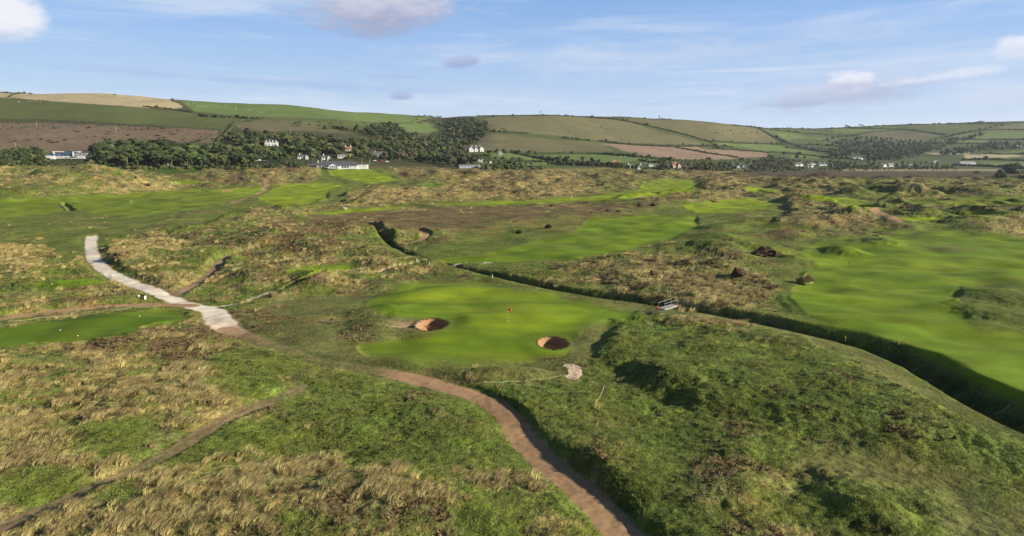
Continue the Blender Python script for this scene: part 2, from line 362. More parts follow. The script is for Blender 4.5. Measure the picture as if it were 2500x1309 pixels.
# roughs: (x, y, green, straw, brown)
ZN = [(50,1000,.35,.5,.15),(300,950,.25,.6,.15),(450,950,.15,.8,.05),(150,900,.3,.4,.3),(400,850,.25,.3,.45),(250,830,.1,.35,.55),(620,900,.8,.15,.05),
(550,1000,.4,.5,.1),(250,1100,.5,.4,.1),(100,1100,.2,.7,.1),(100,1180,.75,.2,.05),(300,1290,.2,.65,.15),(500,1200,.25,.6,.15),(700,1150,.12,.83,.05),
(600,1080,.7,.25,.05),(780,1080,.85,.12,.03),(900,1050,.97,.02,.01),(850,950,.95,.03,.02),(700,1030,.55,.4,.05),(1080,1000,.5,.15,.35),(1100,1100,.97,.02,.01),
(950,1180,.2,.6,.2),(850,1230,.15,.35,.5),(1000,1250,.2,.3,.5),(1150,1170,.4,.55,.05),(1200,1280,.65,.2,.15),(650,1290,.1,.6,.3),(1350,1250,.5,.35,.15),
(1250,1120,.97,.02,.01),(720,1270,.6,.3,.1),(1500,1000,.8,.05,.15),(1450,1050,.55,.1,.35),(1600,1150,.95,.0,.05),(1800,1180,.45,.25,.3),(1750,1130,.3,.25,.45),
(1900,1280,.45,.15,.4),(1850,1080,.5,.1,.4),(1600,1280,.95,.02,.03),(2100,1150,.7,.05,.25),(2200,1250,.7,.15,.15),(2300,1100,.8,.05,.15),(2450,1180,.95,.0,.05),
(2080,1250,.95,.0,.05),(1950,1050,.65,.1,.25),(1700,900,.88,.06,.06),(1900,950,.75,.08,.17),(2100,950,.65,.10,.25),(1600,850,.97,.02,.01),(2250,1040,.62,.10,.28),
(1420,870,.5,.1,.4),(1400,960,.85,.05,.1),
(50,620,.2,.75,.05),(50,700,.6,.3,.1),(150,650,.5,.4,.1),(200,730,.3,.4,.3),(350,620,.3,.6,.1),(400,670,.4,.5,.1),(330,720,.4,.3,.3),(500,650,.5,.4,.1),
(550,600,.4,.3,.3),(700,600,.3,.3,.4),(600,560,.4,.35,.25),(800,570,.25,.25,.5),(780,630,.4,.45,.15),(700,690,.5,.4,.1),(600,700,.5,.35,.15),(850,690,.4,.4,.2),
(900,640,.4,.5,.1),(100,760,.4,.5,.1),(700,530,.3,.6,.1),(620,510,.3,.6,.1),(100,430,.3,.6,.1),(250,430,.4,.5,.1),(60,468,.6,.35,.05),(170,468,.5,.45,.05),(30,425,.25,.65,.1),(120,445,.25,.65,.1),(230,445,.35,.5,.15),(290,460,.1,.85,.05),
(330,450,.1,.85,.05),(450,430,.3,.5,.2),(700,430,.15,.6,.25),(600,425,.2,.5,.3),(1000,430,.2,.5,.3),(1200,430,.05,.6,.35),(1100,470,.1,.8,.1),(1000,480,.1,.8,.1),
(1350,450,.1,.7,.2),(900,480,.2,.7,.1),(1500,450,.3,.5,.2),(1700,430,.1,.55,.35),(1800,440,.1,.65,.25),(1600,490,.3,.4,.3),(1750,470,.1,.75,.15),(2000,450,.2,.65,.15),
(2200,450,.25,.65,.1),(2400,450,.3,.6,.1),(2150,465,.6,.3,.1),(2400,490,.4,.4,.2),(1950,510,.3,.5,.2),(1450,680,.25,.4,.35),(1650,640,.3,.35,.35),(1600,690,.2,.5,.3),
(1850,700,.3,.4,.3),(1750,730,.05,.9,.05),(1300,655,.5,.4,.1),(1750,600,.3,.35,.35),(1900,540,.1,.85,.05),(2050,545,.1,.85,.05),(1850,560,.6,.1,.3),(2150,580,.3,.15,.55),
(2000,600,.8,.05,.15),(2100,610,.5,.05,.45),(2300,550,.8,.1,.1),(2450,555,.2,.7,.1),(1900,620,.8,.05,.15),(1950,740,.6,.3,.1),(2050,700,.9,.02,.08),(2100,820,.6,.05,.35),
(700,770,.3,.25,.45),(650,820,.4,.15,.45),(850,780,.45,.1,.45),(1000,690,.4,.4,.2),(750,720,.4,.4,.2),(1150,630,.8,.1,.1),(940,600,.6,.2,.2),(1250,600,.9,.05,.05),
(2420,740,.9,.02,.08)]
def wpts(L_): return smooth_line([ground0(a, b) for a, b in L_], 5)
PATHS = {
 'track': ('track', [(224,578),(222,600),(232,640),(262,670),(340,702),(410,728),(470,745),(520,760),(535,785),(570,808)], 1.9, 'track'),
 'track_side': ('track', [(500,748),(580,742),(640,722),(760,698),(900,672),(1000,658),(1080,650),(1200,641)], .55, 'track'),
 'path_low': ('path', [(555,800),(640,832),(720,862),(800,885),(950,908),(1080,938),(1180,970),(1240,1010),(1275,1060),(1330,1120),(1420,1195),(1480,1250),(1540,1315),(1580,1360)], 1.5, 'path'),
 'path_left': ('path', [(-60,795),(0,785),(120,765),(250,752),(380,743),(470,745)], 1.3, 'path'),
 'path_tee': ('path', [(430,720),(500,685),(530,655),(560,635),(620,620),(700,618)], 1.05, 'bare'),
 'path_near': ('path', [(735,945),(680,975),(560,1020),(440,1090),(300,1165),(150,1225),(0,1290),(-60,1320)], .8, 'bare'),
 'path_far1': ('path', [(560,497),(600,485),(650,466),(640,455)], 2.0, 'path'),
 'path_far2': ('path', [(2110,520),(2135,535),(2160,542),(2190,556)], 2.2, 'path'),
 'path_mid': ('path', [(980,592),(1020,587),(1042,575),(1020,565)], 1.0, 'path'),
}
PW = {k: wpts(v[1]) for k, v in PATHS.items()}
# ---- heights
def line_win(pts, pad):
    P = np.asarray(pts); m = (X > P[:, 0].min()-pad) & (X < P[:, 0].max()+pad) & (Y > P[:, 1].min()-pad) & (Y < P[:, 1].max()+pad)
    a = np.full(X.shape, 1e3); b = np.zeros(X.shape); c = np.zeros(X.shape)
    a[m], b[m], c[m] = line_sd(X[m], Y[m], P)
    return a, b, c
R = Y.copy()
amp = np.interp(PY0, [400, 430, 470, 520, 600, 700, 1309], [.9, .95, .92, .88, .75, .55, .32])
amp = np.where(PY0 < 400, 1.0, amp)
def zmask(poly, px, py, soft, warp=0.0, wn=None):
    P = np.asarray(poly, float)
    x0, y0 = P.min(0) - soft*2 - 20; x1, y1 = P.max(0) + soft*2 + 20
    m = np.zeros(px.shape)
    s = (px > x0) & (px < x1) & (py > y0) & (py < y1) & view0
    if s.any():
        q = poly_sd(px[s], py[s], poly)
        if wn is not None: q = q + warp*wn[s]
        m[s] = sstep(q, -soft, soft)
    return m
flat = np.ones_like(X)*1.0
for poly, cn, a in SEMI:
    h = max(5, (np.mean([p[1] for p in poly]) - 380)*.065)
    flat += (a*1.5 - flat)*zmask(poly, PX0, PY0, h)
mownm = {}
for k, (on, poly, cn) in MOWN.items():
    h = max(2, (np.mean([p[1] for p in poly]) - 380)*.03)
    m = zmask(poly, PX0, PY0, h); mownm[k] = m; flat += (.035 - flat)*m
links = 1 - sstep(Y, 700, 1000)                       # dunes stop at the foot of the hills
pxn = PX0/2500
foot = np.interp(PX0, fine, HF[:, 0, 0])
links = 1 - sstep(Y, foot*.86, foot*1.0)
hillm = sstep(Y, foot*.97, foot*1.06)
rid = 1 - np.abs(perlin(X/34, Y/46, 1))*1.7
rid = np.clip(rid, -.5, 1)
dune = (rid - .35)*3.4 + fbm(X/22, Y/26, 3, .5, 5)*2.8 + fbm(X/75, Y/85, 2, .5, 9)*3.0 + 1.3
dune = np.maximum(dune, -.6 + .2*dune)
near_f = np.interp(Y, [40, 90, 160, 260, 400, 700], [.42, .42, .55, .75, .85, .75])
Z = Z0 + dune*flat*amp*links*near_f
# undulating mown ground
mow_all = np.clip(sum(mownm.values()), 0, 1)
Z += (fbm(X/18, Y/15, 2, .45, 21)*.85)*np.clip(mow_all + (1 - sstep(flat, .25, .7))*.6, 0, 1)*links
# rough tussocks (only where the grid can carry them)
sp = np.maximum(np.gradient(D)[:, None], (1.6/800)*Y)*np.ones_like(X)
nearq = np.interp(Y, [60, 200, 400], [.0, .6, 1.0])
for wl, a, a2 in ((5.5, .13, .45), (2.6, .13, .30), (1.25, .12, .14), (.7, .09, .09)):
    Z += perlin(X/wl, Y/wl, 31 + int(wl*7))*(a + (a2-a)*nearq)*sstep(wl/sp, 1.6, 3.5)*np.clip(flat*1.15 - .05, 0, 1)*links
hill_n = fbm(X/260, Y/260, 3, .5, 41)*5.0
Z += hill_n*hillm*sstep(Y, foot*1.0, foot*1.25)*np.interp(Y, [0, 1500, 2600, 3500], [1, 1, .8, .4])

def bump(px, py, rx_px, ry_m, h, k=1.0, rot=0.0, cut=None):
    """a mound whose foot centre stands at this point of the ground"""
    global Z
    x, y = ground0(px, py); rx = rx_px/FPX*y
    c, s = math.cos(rot), math.sin(rot)
    dx, dy = X - x, Y - y
    m = (np.abs(dx) < 3*max(rx, ry_m)) & (np.abs(dy) < 3*max(rx, ry_m))
    dx, dy = dx[m], dy[m]
    u = (dx*c + dy*s)/rx; v = (-dx*s + dy*c)/ry_m
    r2 = u*u + v*v
    w = np.clip(1 + .35*fbm(X[m]/(rx*.7), Y[m]/(rx*.7), 3, .5, int(px) % 50), .3, 2)
    Z[m] += h*np.exp(-(r2*w)**k)
# the big dune on the left and its neighbours
bigd = [(60,478,240,70,12.5,1.7,0),(270,472,110,38,6,1.5,0),(440,447,70,30,5,1.6,0),(640,462,60,25,5,1.2,0),(720,440,95,45,5,1.5,0),(560,440,60,25,4,1.2,0),
 (900,452,90,40,3,1,0),(1180,447,180,50,6.5,1.3,0),(1350,452,100,50,5,1.2,0),(1060,458,90,25,3,1.2,0),(980,488,80,22,3,1.2,0),(1110,490,90,20,3.0,1.2,0),
 (1330,470,100,25,3.5,1.2,0),(1560,503,90,22,3.2,1.2,0),(1660,500,40,14,2.5,1.2,0),(1760,462,60,40,7,1.6,0),(1730,484,70,22,4,1.2,0),(1850,455,110,40,5,1.3,0),
 (2050,462,130,45,6,1.3,0),(2190,476,46,28,9,1.5,0),(2080,478,60,22,4,1.2,0),(2300,470,100,40,5,1.2,0),(2430,482,80,30,6,1.2,0),(2290,500,60,14,3,1.2,0),
 (2440,520,120,16,3.5,1.2,0),(2250,512,90,12,3,1.2,0),(1960,553,78,11,3.2,1.5,0),(2080,558,60,9,2.6,1.5,0),(2150,596,60,8,2.2,1.6,0),(2240,540,40,10,2.5,1.5,0),
 (1760,562,50,8,1.5,1.4,0),(2060,618,45,6,1.6,1.4,0),(1740,610,95,12,2.6,1.4,0),(1870,618,60,7,2.3,1.4,0),(1940,636,30,4,1.0,1.4,0),(1640,625,70,8,1.4,1.3,0),
 (690,530,28,8,2.2,1.2,0),(770,505,60,15,2,1.2,0),(420,540,25,7,1.2,1.2,0),(700,500,60,9,1.5,1.2,0),(760,700,70,6,1.6,1.4,0),(640,690,80,8,1.2,1.4,0),(780,660,70,5,1.0,1.5,0),
 (500,640,100,12,1.3,1.2,0),(330,640,70,14,1.4,1.3,0),(40,640,80,16,1.5,1.3,0),(100,740,90,7,.8,1.2,0),(900,800,60,4,.9,1.6,0),(915,770,60,4,.9,1.5,0),(960,700,50,5,.9,1.4,0),
 (1870,850,60,3,.3,1.4,0),(2430,770,80,7,1.2,1.6,0),(2450,730,70,8,1.0,1.6,0),(1660,920,80,5,.5,1.3,0),(2110,1245,80,4.4,.95,1.6,.1),(1800,1200,110,6,.9,1.4,0),(1250,915,115,2.2,.85,2.0,0),
 (360,840,150,4,.9,1.4,.15),(900,1270,300,6,1.3,1.4,0),(450,1260,280,7,1.1,1.3,0),(430,1000,220,12,.9,1.3,0),(1080,1030,130,5,.7,1.4,0),(950,1000,220,6,.5,1.5,0),(1450,980,60,4,.5,1.3,0),(1870,1110,110,4,.5,1.5,0),
 (2060,700,50,6,.3,1.2,0)]
for a in bigd:
    a = list(a)
    if a[1] < 560 and a[0] > 500: a[4] *= .68; a[5] = max(a[5], 1.35)
    elif a[1] < 640 and a[0] > 1500: a[4] *= .9; a[5] = 1.5
    bump(*a)
rb = random.Random(77); MOUND = []
while len(MOUND) < 150:
    px_, py_ = rb.uniform(380, 2560), 425 + 260*rb.random()**1.3
    inside = any(poly_sd(np.array([px_]), np.array([py_]), MOWN[k][1])[0] > -3 for k in MOWN)
    if inside or any(poly_sd(np.array([px_]), np.array([py_]), q_[0])[0] > 0 and q_[1] in ('brown_flat', 'dry_yellow', 'marsh', 'reed') for q_ in SEMI): continue
    y_g = ground0(px_, py_)[1]; w_m = rb.uniform(3.5, 10)*(.7 + y_g/500)
    MOUND.append((px_, py_, w_m)); bump(px_, py_, w_m/y_g*FPX, w_m*rb.uniform(.5, .9), w_m*rb.uniform(.08, .16)*(.75 if py_ < 520 else 1), 1.3, rb.uniform(-.4, .4))
# raised plateau right of the green, with a steep left and near edge
plat = [(1500,792),(1560,772),(1720,775),(1900,812),(2080,880),(2220,960),(2330,1040),(2420,1110),(2250,1120),(2000,1085),(1780,1025),(1620,965),(1520,910),(1465,868)]
PXc, PYc = proj(X, Y, np.zeros_like(X))
wn1 = fbm(X/6, Y/6, 3, .5, 61)
q = np.where(view0, 0, 0).astype(float); s_ = (PXc > 1380) & (PXc < 2560) & (PYc > 700) & (PYc < 1200) & view0
q[s_] = sstep(poly_sd(PXc[s_], PYc[s_], plat) + 14*wn1[s_], -20, 36)
Z += q*(1.05 + .35*fbm(X/11, Y/9, 2, .5, 66)); plat_m = q
# green sits on a soft shelf
gsh = zmask([(900,745),(1060,685),(1300,700),(1560,770),(1440,800),(1300,800),(1120,805),(960,790)], PXc, PYc, 22); Z += gsh*.55
# ditch
DITCH = wpts([(2720,1130),(2500,1022),(2400,970),(2300,918),(2170,855),(2060,826),(1900,790),(1760,764),(1640,744),(1480,722),(1330,698),(1200,670),(1100,653),(1020,632),(960,600),(915,565),(885,546)])
dd, dp, ds_ = line_win(DITCH, 25)
dhw = np.interp(dp, [0, 5, 20, 45, 80], [3.9, 3.8, 3.4, 2.6, 1.0])*(1 + .12*fbm(X/9, Y/9, 3, .5, 71))
ddep = np.interp(dp, [0, 10, 45, 60, 80], [3.4, 3.3, 2.9, 1.9, .5])*(1 + .15*fbm(X/9, Y/9, 2, .5, 73))
dd = dd/np.where(ds_ < 0, 1.6*np.clip(1 + .14*fbm(X/13, Y/13, 3, .5, 75), .7, 1.3), .9)
Z = Z*(.25 + .75*sstep(dd, dhw*.9, dhw*2.2)) - ddep*(1 - sstep(dd, dhw*.15, dhw*1.10))
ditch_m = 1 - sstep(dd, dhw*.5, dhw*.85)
DRAIN = [ground0(a, b) for a, b in ((157, 495), (168, 506), (176, 514))]
d3, _, _ = line_win(DRAIN, 8); Z = Z - 1.1*(1 - sstep(d3, .5, 1.5))
# paths: sunk a little, with a bank on the sunny side of the lower one
for k, (on, pl, hw, cn) in PATHS.items():
    dist, par, side = line_win(PW[k], 16)
    nearm = 1 - sstep(dist, hw*1.0, hw*2.4)
    if k == 'path_low':
        low = sstep(par, 22, 34)
        Z = Z*(1 - .75*nearm) - .28*nearm
        left_of = (side > 0)                         # the line runs towards the viewer: +side is the right hand (east) bank
        bank = sstep(dist, hw*.95, hw*1.5)*(1 - sstep(dist, 5.0, 13.0))
        Z += bank*np.where(left_of, .62, .2)*low*(1 + .12*fbm(X/2.5, Y/2.5, 2, .5, 81))
    elif hw < 1.9 or k == 'track':
        Z = Z*(1 - .6*nearm) - .10*nearm
# burn holes for the two revetted bunkers (their bowls are separate objects)
BUNK = []
for (bx, by, rx, ry, dep) in ((1055, 793, 43, 3.9, 1.35), (1351, 828, 41, 3.5, 1.45)):
    x, y = ground0(bx, by, .35); BUNK.append((x, y, rx/FPX*y, ry, dep))
hole = np.zeros(X.shape, bool); BZ = []
for (x, y, rx, ry, dep) in BUNK:
    r = np.sqrt(((X-x)/rx)**2 + ((Y-y)/ry)**2)
    z_m = float(Z[(r > 1.1) & (r < 1.6)].mean()); BZ.append(z_m)
    ring = 1 - sstep(r, 1.05, 2.4)
    Z = Z*(1-ring) + ring*(z_m + .10*(Y-y)/ry)
    hole |= r < 1.0
def apron(x, y, rx, ry, w):
    return np.exp(-(((X-x)/rx)**2 + ((Y-y)/ry)**2)**1.3)*w
bx, by_ = BUNK[0][:2]
apron_m = apron(bx-3.6, by_-.1, 2.4, 1.9, 1.0)
Z -= apron(bx-3.0, by_-.1, 2.6, 1.6, .35)*(~hole)
Z[Y < 30] = np.minimum(Z[Y < 30], 2)
grain = rng.uniform(-1, 1, X.shape); jit = np.clip(sp*.11, 0, .15)*np.clip(flat*1.3 - .15, 0, 1)*links*view0*(1 - ditch_m)
for (x, y, rx, ry, dep) in BUNK: jit = jit*sstep(np.sqrt(((X-x)/rx)**2 + ((Y-y)/ry)**2), 1.5, 2.4)
for k in PATHS: jit = jit*sstep(line_win(PW[k], 16)[0], PATHS[k][2], PATHS[k][2]*1.5)
Z = Z + grain*jit

# ---- interpolation on the grid
LT = TX; lw = np.interp
def ground_z(x, y, arr=None):
    arr = Z if arr is None else arr
    x = np.atleast_1d(np.asarray(x, float)); y = np.atleast_1d(np.asarray(y, float))
    r = np.interp(y, D, np.arange(NR)); w = np.interp(y, D, Wd); c = np.interp(x/w, TX, np.arange(NC))
    r0 = np.clip(r.astype(int), 0, NR-2); c0 = np.clip(c.astype(int), 0, NC-2); fr, fc = r-r0, c-c0
    return (arr[r0, c0]*(1-fr)*(1-fc) + arr[r0+1, c0]*fr*(1-fc) + arr[r0, c0+1]*(1-fr)*fc + arr[r0+1, c0+1]*fr*fc)
_dep = np.concatenate([np.arange(40, 400, .25), np.arange(400, 1200, 1.0), np.arange(1200, 4500, 4.0)])
def hit(px, py, lift=0.0):
    """first point of the ground on the ray through this picture point"""
    a, b, c = pix_dir(px, py)
    t = _dep/b; x = a*t; zr = CAM_H + c*t
    g = ground_z(x, _dep)
    k = np.argmax(zr <= g + lift)
    if zr[k] > g[k] + lift: k = int(np.argmin(zr - g))
    return float(x[k]), float(_dep[k]), float(g[k])
def at_depth(px, py, dep, ground=True):
    a, b, c = pix_dir(px, py); t = dep/b
    x = a*t; z = CAM_H + c*t
    return x, dep, (float(ground_z(x, dep)[0]) if ground else z)

# ---- ground colours (albedo), mixed from the covers
PX1, PY1 = proj(X, Y, Z)
wob = fbm(X/3.0, Y/3.0, 3, .6, 91)
wob2 = fbm(X/14.0, Y/14.0, 3, .6, 95)
wobfar = fbm(X/45, Y/45, 2, .5, 97)
STP = 5
pcx, pcy = PX1[::STP, ::STP], PY1[::STP, ::STP]
wc = np.zeros((3,) + pcx.shape); tot = np.zeros(pcx.shape)
for (a, b, g_, s_2, b_) in ZN:
    w = 1.0/((pcx-a)**2 + ((pcy-b)*2.2)**2 + 900)**1.6
    wc[0] += w*g_; wc[1] += w*s_2; wc[2] += w*b_; tot += w
wc /= tot
def upsample(a):
    r = np.minimum(np.arange(NR)/STP, a.shape[0]-1.001); c = np.minimum(np.arange(NC)/STP, a.shape[1]-1.001)
    r0, c0 = r.astype(int), c.astype(int); fr, fc = (r-r0)[:, None], (c-c0)[None, :]
    A = a[r0]; B = a[r0+1]
    return (A[:, c0]*(1-fc) + A[:, c0+1]*fc)*(1-fr) + (B[:, c0]*(1-fc) + B[:, c0+1]*fc)*fr
ws = np.stack([upsample(wc[i]) for i in range(3)])
cls = [ws[i] + .36*fbm(X/6.5, Y/6.5, 4, .62, 101+i*7) + .22*fbm(X/28, Y/28, 2, .5, 131+i*5) + .16*fbm(X/1.3, Y/1.3, 2, .6, 151+i*3)*sstep(1.3/sp, .8, 2) for i in range(3)]
fr_ = (1 - sstep(PY1, 440, 640))*view0
cls[1] = cls[1] - .07; cls[0] = cls[0] + .03
cls[0] = cls[0] + .08*fr_; cls[1] = cls[1] - .20*fr_; cls[2] = cls[2] + .12*fr_
e = [np.exp(np.clip(c*6.5, -30, 30)) for c in cls]; se = sum(e)
Wg, Wsw, Wb = [v/se for v in e]
col_ = np.zeros(X.shape + (3,))
for wv, cn in ((Wg, 'g'), (Wsw, 's'), (Wb, 'b')): col_ += wv[..., None]*np.array(ALB[cn])
rough = np.ones_like(X); tall = np.ones_like(X)
lab = np.zeros(X.shape, np.int32)              # which ground object a vertex belongs to
REG = [('ground', 'rough links ground of dune grass, bracken and turf')]
def paint(mask, cn, rgh=None, tl=None, reg=None, thr=.5):
    global col_
    col_ = col_*(1-mask[..., None]) + np.array(ALB[cn])*mask[..., None]
    if rgh is not None: rough[:] = rough*(1-mask) + rgh*mask
    if tl is not None: tall[:] = tall*(1-mask) + tl*mask
    if reg is not None:
        REG.append(reg); lab[mask > thr] = len(REG)-1
# hills
hm = sstep(Y, foot*.93, foot*1.0); leftish = 1 - sstep(PX1, 1120, 1200)
paint(hm*leftish, 'scrub', .9, 0)
paint(hm*(1-leftish), 'green_hill', .5, 0); lab[hm > .5] = 1; REG.append(('hills', ''))
shrub_zone = []
for on, poly, cn in FIELDS:
    m = zmask(poly, PX1, PY1, 1.2, 2.0, wobfar)*(Y > foot*.8)
    if cn == 'bracken': rg = .9
    else: rg = .25
    paint(m, cn, rg, 0, (on, ''))
# semi rough
for poly, cn, a in SEMI:
    h = max(1.5, (np.mean([p[1] for p in poly]) - 380)*.05)
    m = zmask(poly, PX1, PY1, h, h*1.6, wob2)*(hm < .5)
    mm = m*np.clip(.92 + .5*wob2 - .25*np.clip(wob, 0, 1), .35, 1)
    paint(mm, cn, .55, .12)
    if cn in ('marsh', 'reed'): paint(m, cn, .5, 0, ('marsh' if cn == 'marsh' else 'reed_bed', ''))
ALB['bank_shade'] = (.030, .040, .012); paint(ditch_m*.9, 'bank_shade', 1.0, .5);  # grass colour darkened in the ditch, painting in its deep shade
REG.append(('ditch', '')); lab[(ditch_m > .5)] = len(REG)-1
paint(plat_m*.75, 'g', 1.0, .8)
for k, (on, poly, cn) in MOWN.items():
    h = max(.8, (np.mean([p[1] for p in poly]) - 380)*.012)
    if k == 'green': h = 13
    if k == 'fw_right': h = 14
    m = zmask(poly, PX1, PY1, h, h*1.2, wob2)*(1-ditch_m)
    paint(m, cn, .06, 0, (on, ''))
# inner, finer cut of the near green
ing = zmask([(960,735),(1060,700),(1200,700),(1330,722),(1450,762),(1400,790),(1250,803),(1120,795),(1090,770),(1000,755)], PX1, PY1, 6)
paint(ing*.45, 'mown_bright', .02, 0)
yel = [((1600,540),120,14),((2200,640),200,14),((2150,720),160,14),((2400,650),150,14),((2480,1220),90,50),((1250,870),150,20),((2330,560),60,12)]
for (cx_, cy_), rx, ry in yel:
    m = np.exp(-(((PX1-cx_)/rx)**2 + ((PY1-cy_)/ry)**2))*.7*(mow_all*.8 + .2)*view0
    paint(m*np.clip(.7+.6*wob2, 0, 1), 'mown_bright')
dryp = [((560,470),60,3),((500,490),90,3),((300,545),110,8),((60,530),80,4),((1370,600),80,5),((1430,575),40,6),((2280,600),90,8),((2330,610),60,6),((1750,625),60,6),
        ((1190,698),60,4),((1650,765),60,10),((1900,690),60,20),((650,850),120,20),((850,870),90,12),((1420,850),40,20),((2300,1010),60,20)]
for (cx_, cy_), rx, ry in dryp:
    m = np.exp(-(((PX1-cx_)/rx)**2 + ((PY1-cy_)/ry)**2))*.75*view0
    paint(m*np.clip(.6+.8*wob2, 0, 1), 'semi_dry')
for k, (on, pl, hw, cn) in PATHS.items():
    dist, par, side = line_win(PW[k], 16)
    ww = hw*(1 + .10*wob + .12*fbm(X/2.2, Y/2.2, 2, .5, 171))
    if k == 'track':
        ww = ww*np.interp(par, [0, 5, 30, 38, 45], [.95, .85, .85, 1.2, 1.05])
    m = 1 - sstep(dist, ww*.82, ww*1.12)
    if k == 'path_low':
        m = m*np.interp(par, [0, 3, 7, 16, 18.5, 21], [.9, .55, .20, .10, .35, 1.0])*np.clip(1 + .5*wob2*(par < 21), .3, 1)
        col_ = col_
    tall *= sstep(dist, hw*1.0, hw*1.0 + 1.0)
    if k in ('path_near',): m = m*np.clip(.55 + .9*wob2 + .25, .1, .85)
    if k == 'track_side': m = m*np.interp(par, [0, 5, 35], [1, .75, .8])
    paint(m, cn, .12, 0, (on, ''), .5)
    if k == 'track': paint(m*sstep(par, 37, 44)*.85, 'path')
    if k == 'track':
        d2, p2, _ = line_win(PW[k][-8:], 8); paint((1-sstep(d2, 1.6, 2.6))*.6*(1-sstep(p2, 2, 6)), 'track', .12, 0)
    if k == 'path_near':                                  # grassy crown between the two ruts
        paint(np.exp(-(dist/.25)**2)*.6*m, 'g')
paint(apron_m, 'bare', .3, 0)
x_, y_ = ground0(1392, 905)                               # wood chip patch
r_ = np.sqrt(((X-x_)/1.45)**2 + ((Y-y_)/2.9)**2); r2_ = np.sqrt(((X-x_+1.6)/1.4)**2 + ((Y-y_)/2.5)**2)
chip = (1-sstep(r_, .9, 1.06))*sstep(r2_, .9, 1.05)
paint(chip, 'chip', .5, 0, ('chip_patch', '')); CHIP = (x_, y_)
x_, y_ = ground0(640, 828); 
col_ *= (1 + .10*np.clip(fbm(X/60, Y/60, 2, .5, 181), -1, 1))[..., None]
for px_, py_, w_m in MOUND[::2]:                         # bracken and dead grass on some of the mounds
    x_, y_ = ground0(px_, py_); paint(np.exp(-(((X-x_)/w_m)**2 + ((Y-y_)/(w_m*.7))**2))*np.clip(.5 + .9*wob2 + .4*wob, 0, .85)*(mow_all < .2), 'b')
var = fbm(X/5.0, Y/5.0, 3, .6, 241); var2 = fbm(X/1.8, Y/1.8, 2, .6, 245)
wr = np.clip(rough, 0, 1)*(hm < .5)
col_ *= (1 + wr*(.30*var + .22*var2 - .08 + .30*rng.uniform(-1, 1, X.shape)*np.interp(Y, [60, 150], [.4, 1.0])))[..., None]; col_[..., 0] *= 1 + .18*wr*fbm(X/7.0, Y/7.0, 2, .5, 249)
mownall = np.clip(sum(zmask(MOWN[k][1], PX1, PY1, 3) for k in MOWN), 0, 1)
streak = fbm(X/26, Y/4.2, 3, .55, 221)*.16 + fbm(X/9, Y/2.2, 2, .5, 225)*.08 + fbm(X/30, Y/30, 3, .55, 229)*.14
col_ *= (1 + streak*mownall*(1-ditch_m))[..., None]
col_[..., 0] *= 1 + .13*mownall*fbm(X/18, Y/9, 3, .55, 233)
col_ = np.clip(col_, .004, .8)

# ---- normals of the whole sheet
def vnorm():
    px_ = np.gradient(X, axis=1); pz_c = np.gradient(Z, axis=1)
    ry_ = np.gradient(Y, axis=0); rx_ = np.gradient(X, axis=0); rz_ = np.gradient(Z, axis=0)
    nx = -pz_c*ry_; ny = -(px_*rz_ - pz_c*rx_); nz = px_*ry_
    l = np.sqrt(nx*nx + ny*ny + nz*nz) + 1e-12
    return np.stack([nx/l, ny/l, nz/l], -1)
NRM = vnorm()

# ---- ground material
def new_mat(name, rgh=.9, spec=.2):
    m = bpy.data.materials.new(name); m.use_nodes = True
    b = m.node_tree.nodes['Principled BSDF']; b.inputs['Roughness'].default_value = rgh
    b.inputs['Specular IOR Level'].default_value = spec
    return m, m.node_tree, b
gm, gt, gb = new_mat('ground_cover', .95, .08)
at = gt.nodes.new('ShaderNodeAttribute'); at.attribute_name = 'cover'
ar = gt.nodes.new('ShaderNodeAttribute'); ar.attribute_name = 'rough'
geo = gt.nodes.new('ShaderNodeNewGeometry'); pos = geo.outputs['Position']
n1 = noise_n(pos, 3.2, 4, .65, gt); n2 = noise_n(pos, .8, 4, .6, gt); n3 = noise_n(pos, .12, 4, .6, gt)
v = mth('ADD', mth('MULTIPLY', mth('SUBTRACT', n1, .5, tree=gt), 1.5, tree=gt), mth('MULTIPLY', mth('SUBTRACT', n2, .5, tree=gt), 1.5, tree=gt), tree=gt)
v = mth('MULTIPLY', v, mth('ADD', mth('MULTIPLY', ar.outputs['Fac'], 1.0, tree=gt), .16, tree=gt), tree=gt)
v = mth('ADD', v, mth('MULTIPLY', mth('SUBTRACT', n3, .5, tree=gt), 1.2, tree=gt), tree=gt)
v = mth('MAXIMUM', mth('ADD', v, 1.0, tree=gt), .25, tree=gt)
mulv = gt.nodes.new('ShaderNodeVectorMath'); mulv.operation = 'SCALE'
gt.links.new(at.outputs['Color'], mulv.inputs[0]); gt.links.new(v, mulv.inputs['Scale'])
hs = gt.nodes.new('ShaderNodeHueSaturation'); gt.links.new(mulv.outputs[0], hs.inputs['Color'])
gt.links.new(mth('ADD', .485, mth('MULTIPLY', n2, .03, tree=gt), tree=gt), hs.inputs['Hue'])
gt.links.new(hs.outputs[0], gb.inputs['Base Color'])
bp = gt.nodes.new('ShaderNodeBump'); bp.inputs['Distance'].default_value = .35
bh = mth('ADD', mth('MULTIPLY', noise_n(pos, 5.0, 3, .6, gt), .35, tree=gt), noise_n(pos, 1.6, 4, .65, gt), tree=gt)
gt.links.new(bh, bp.inputs['Height']); gt.links.new(mth('MULTIPLY', ar.outputs['Fac'], .95, tree=gt), bp.inputs['Strength'])
gt.links.new(bp.outputs[0], gb.inputs['Normal'])

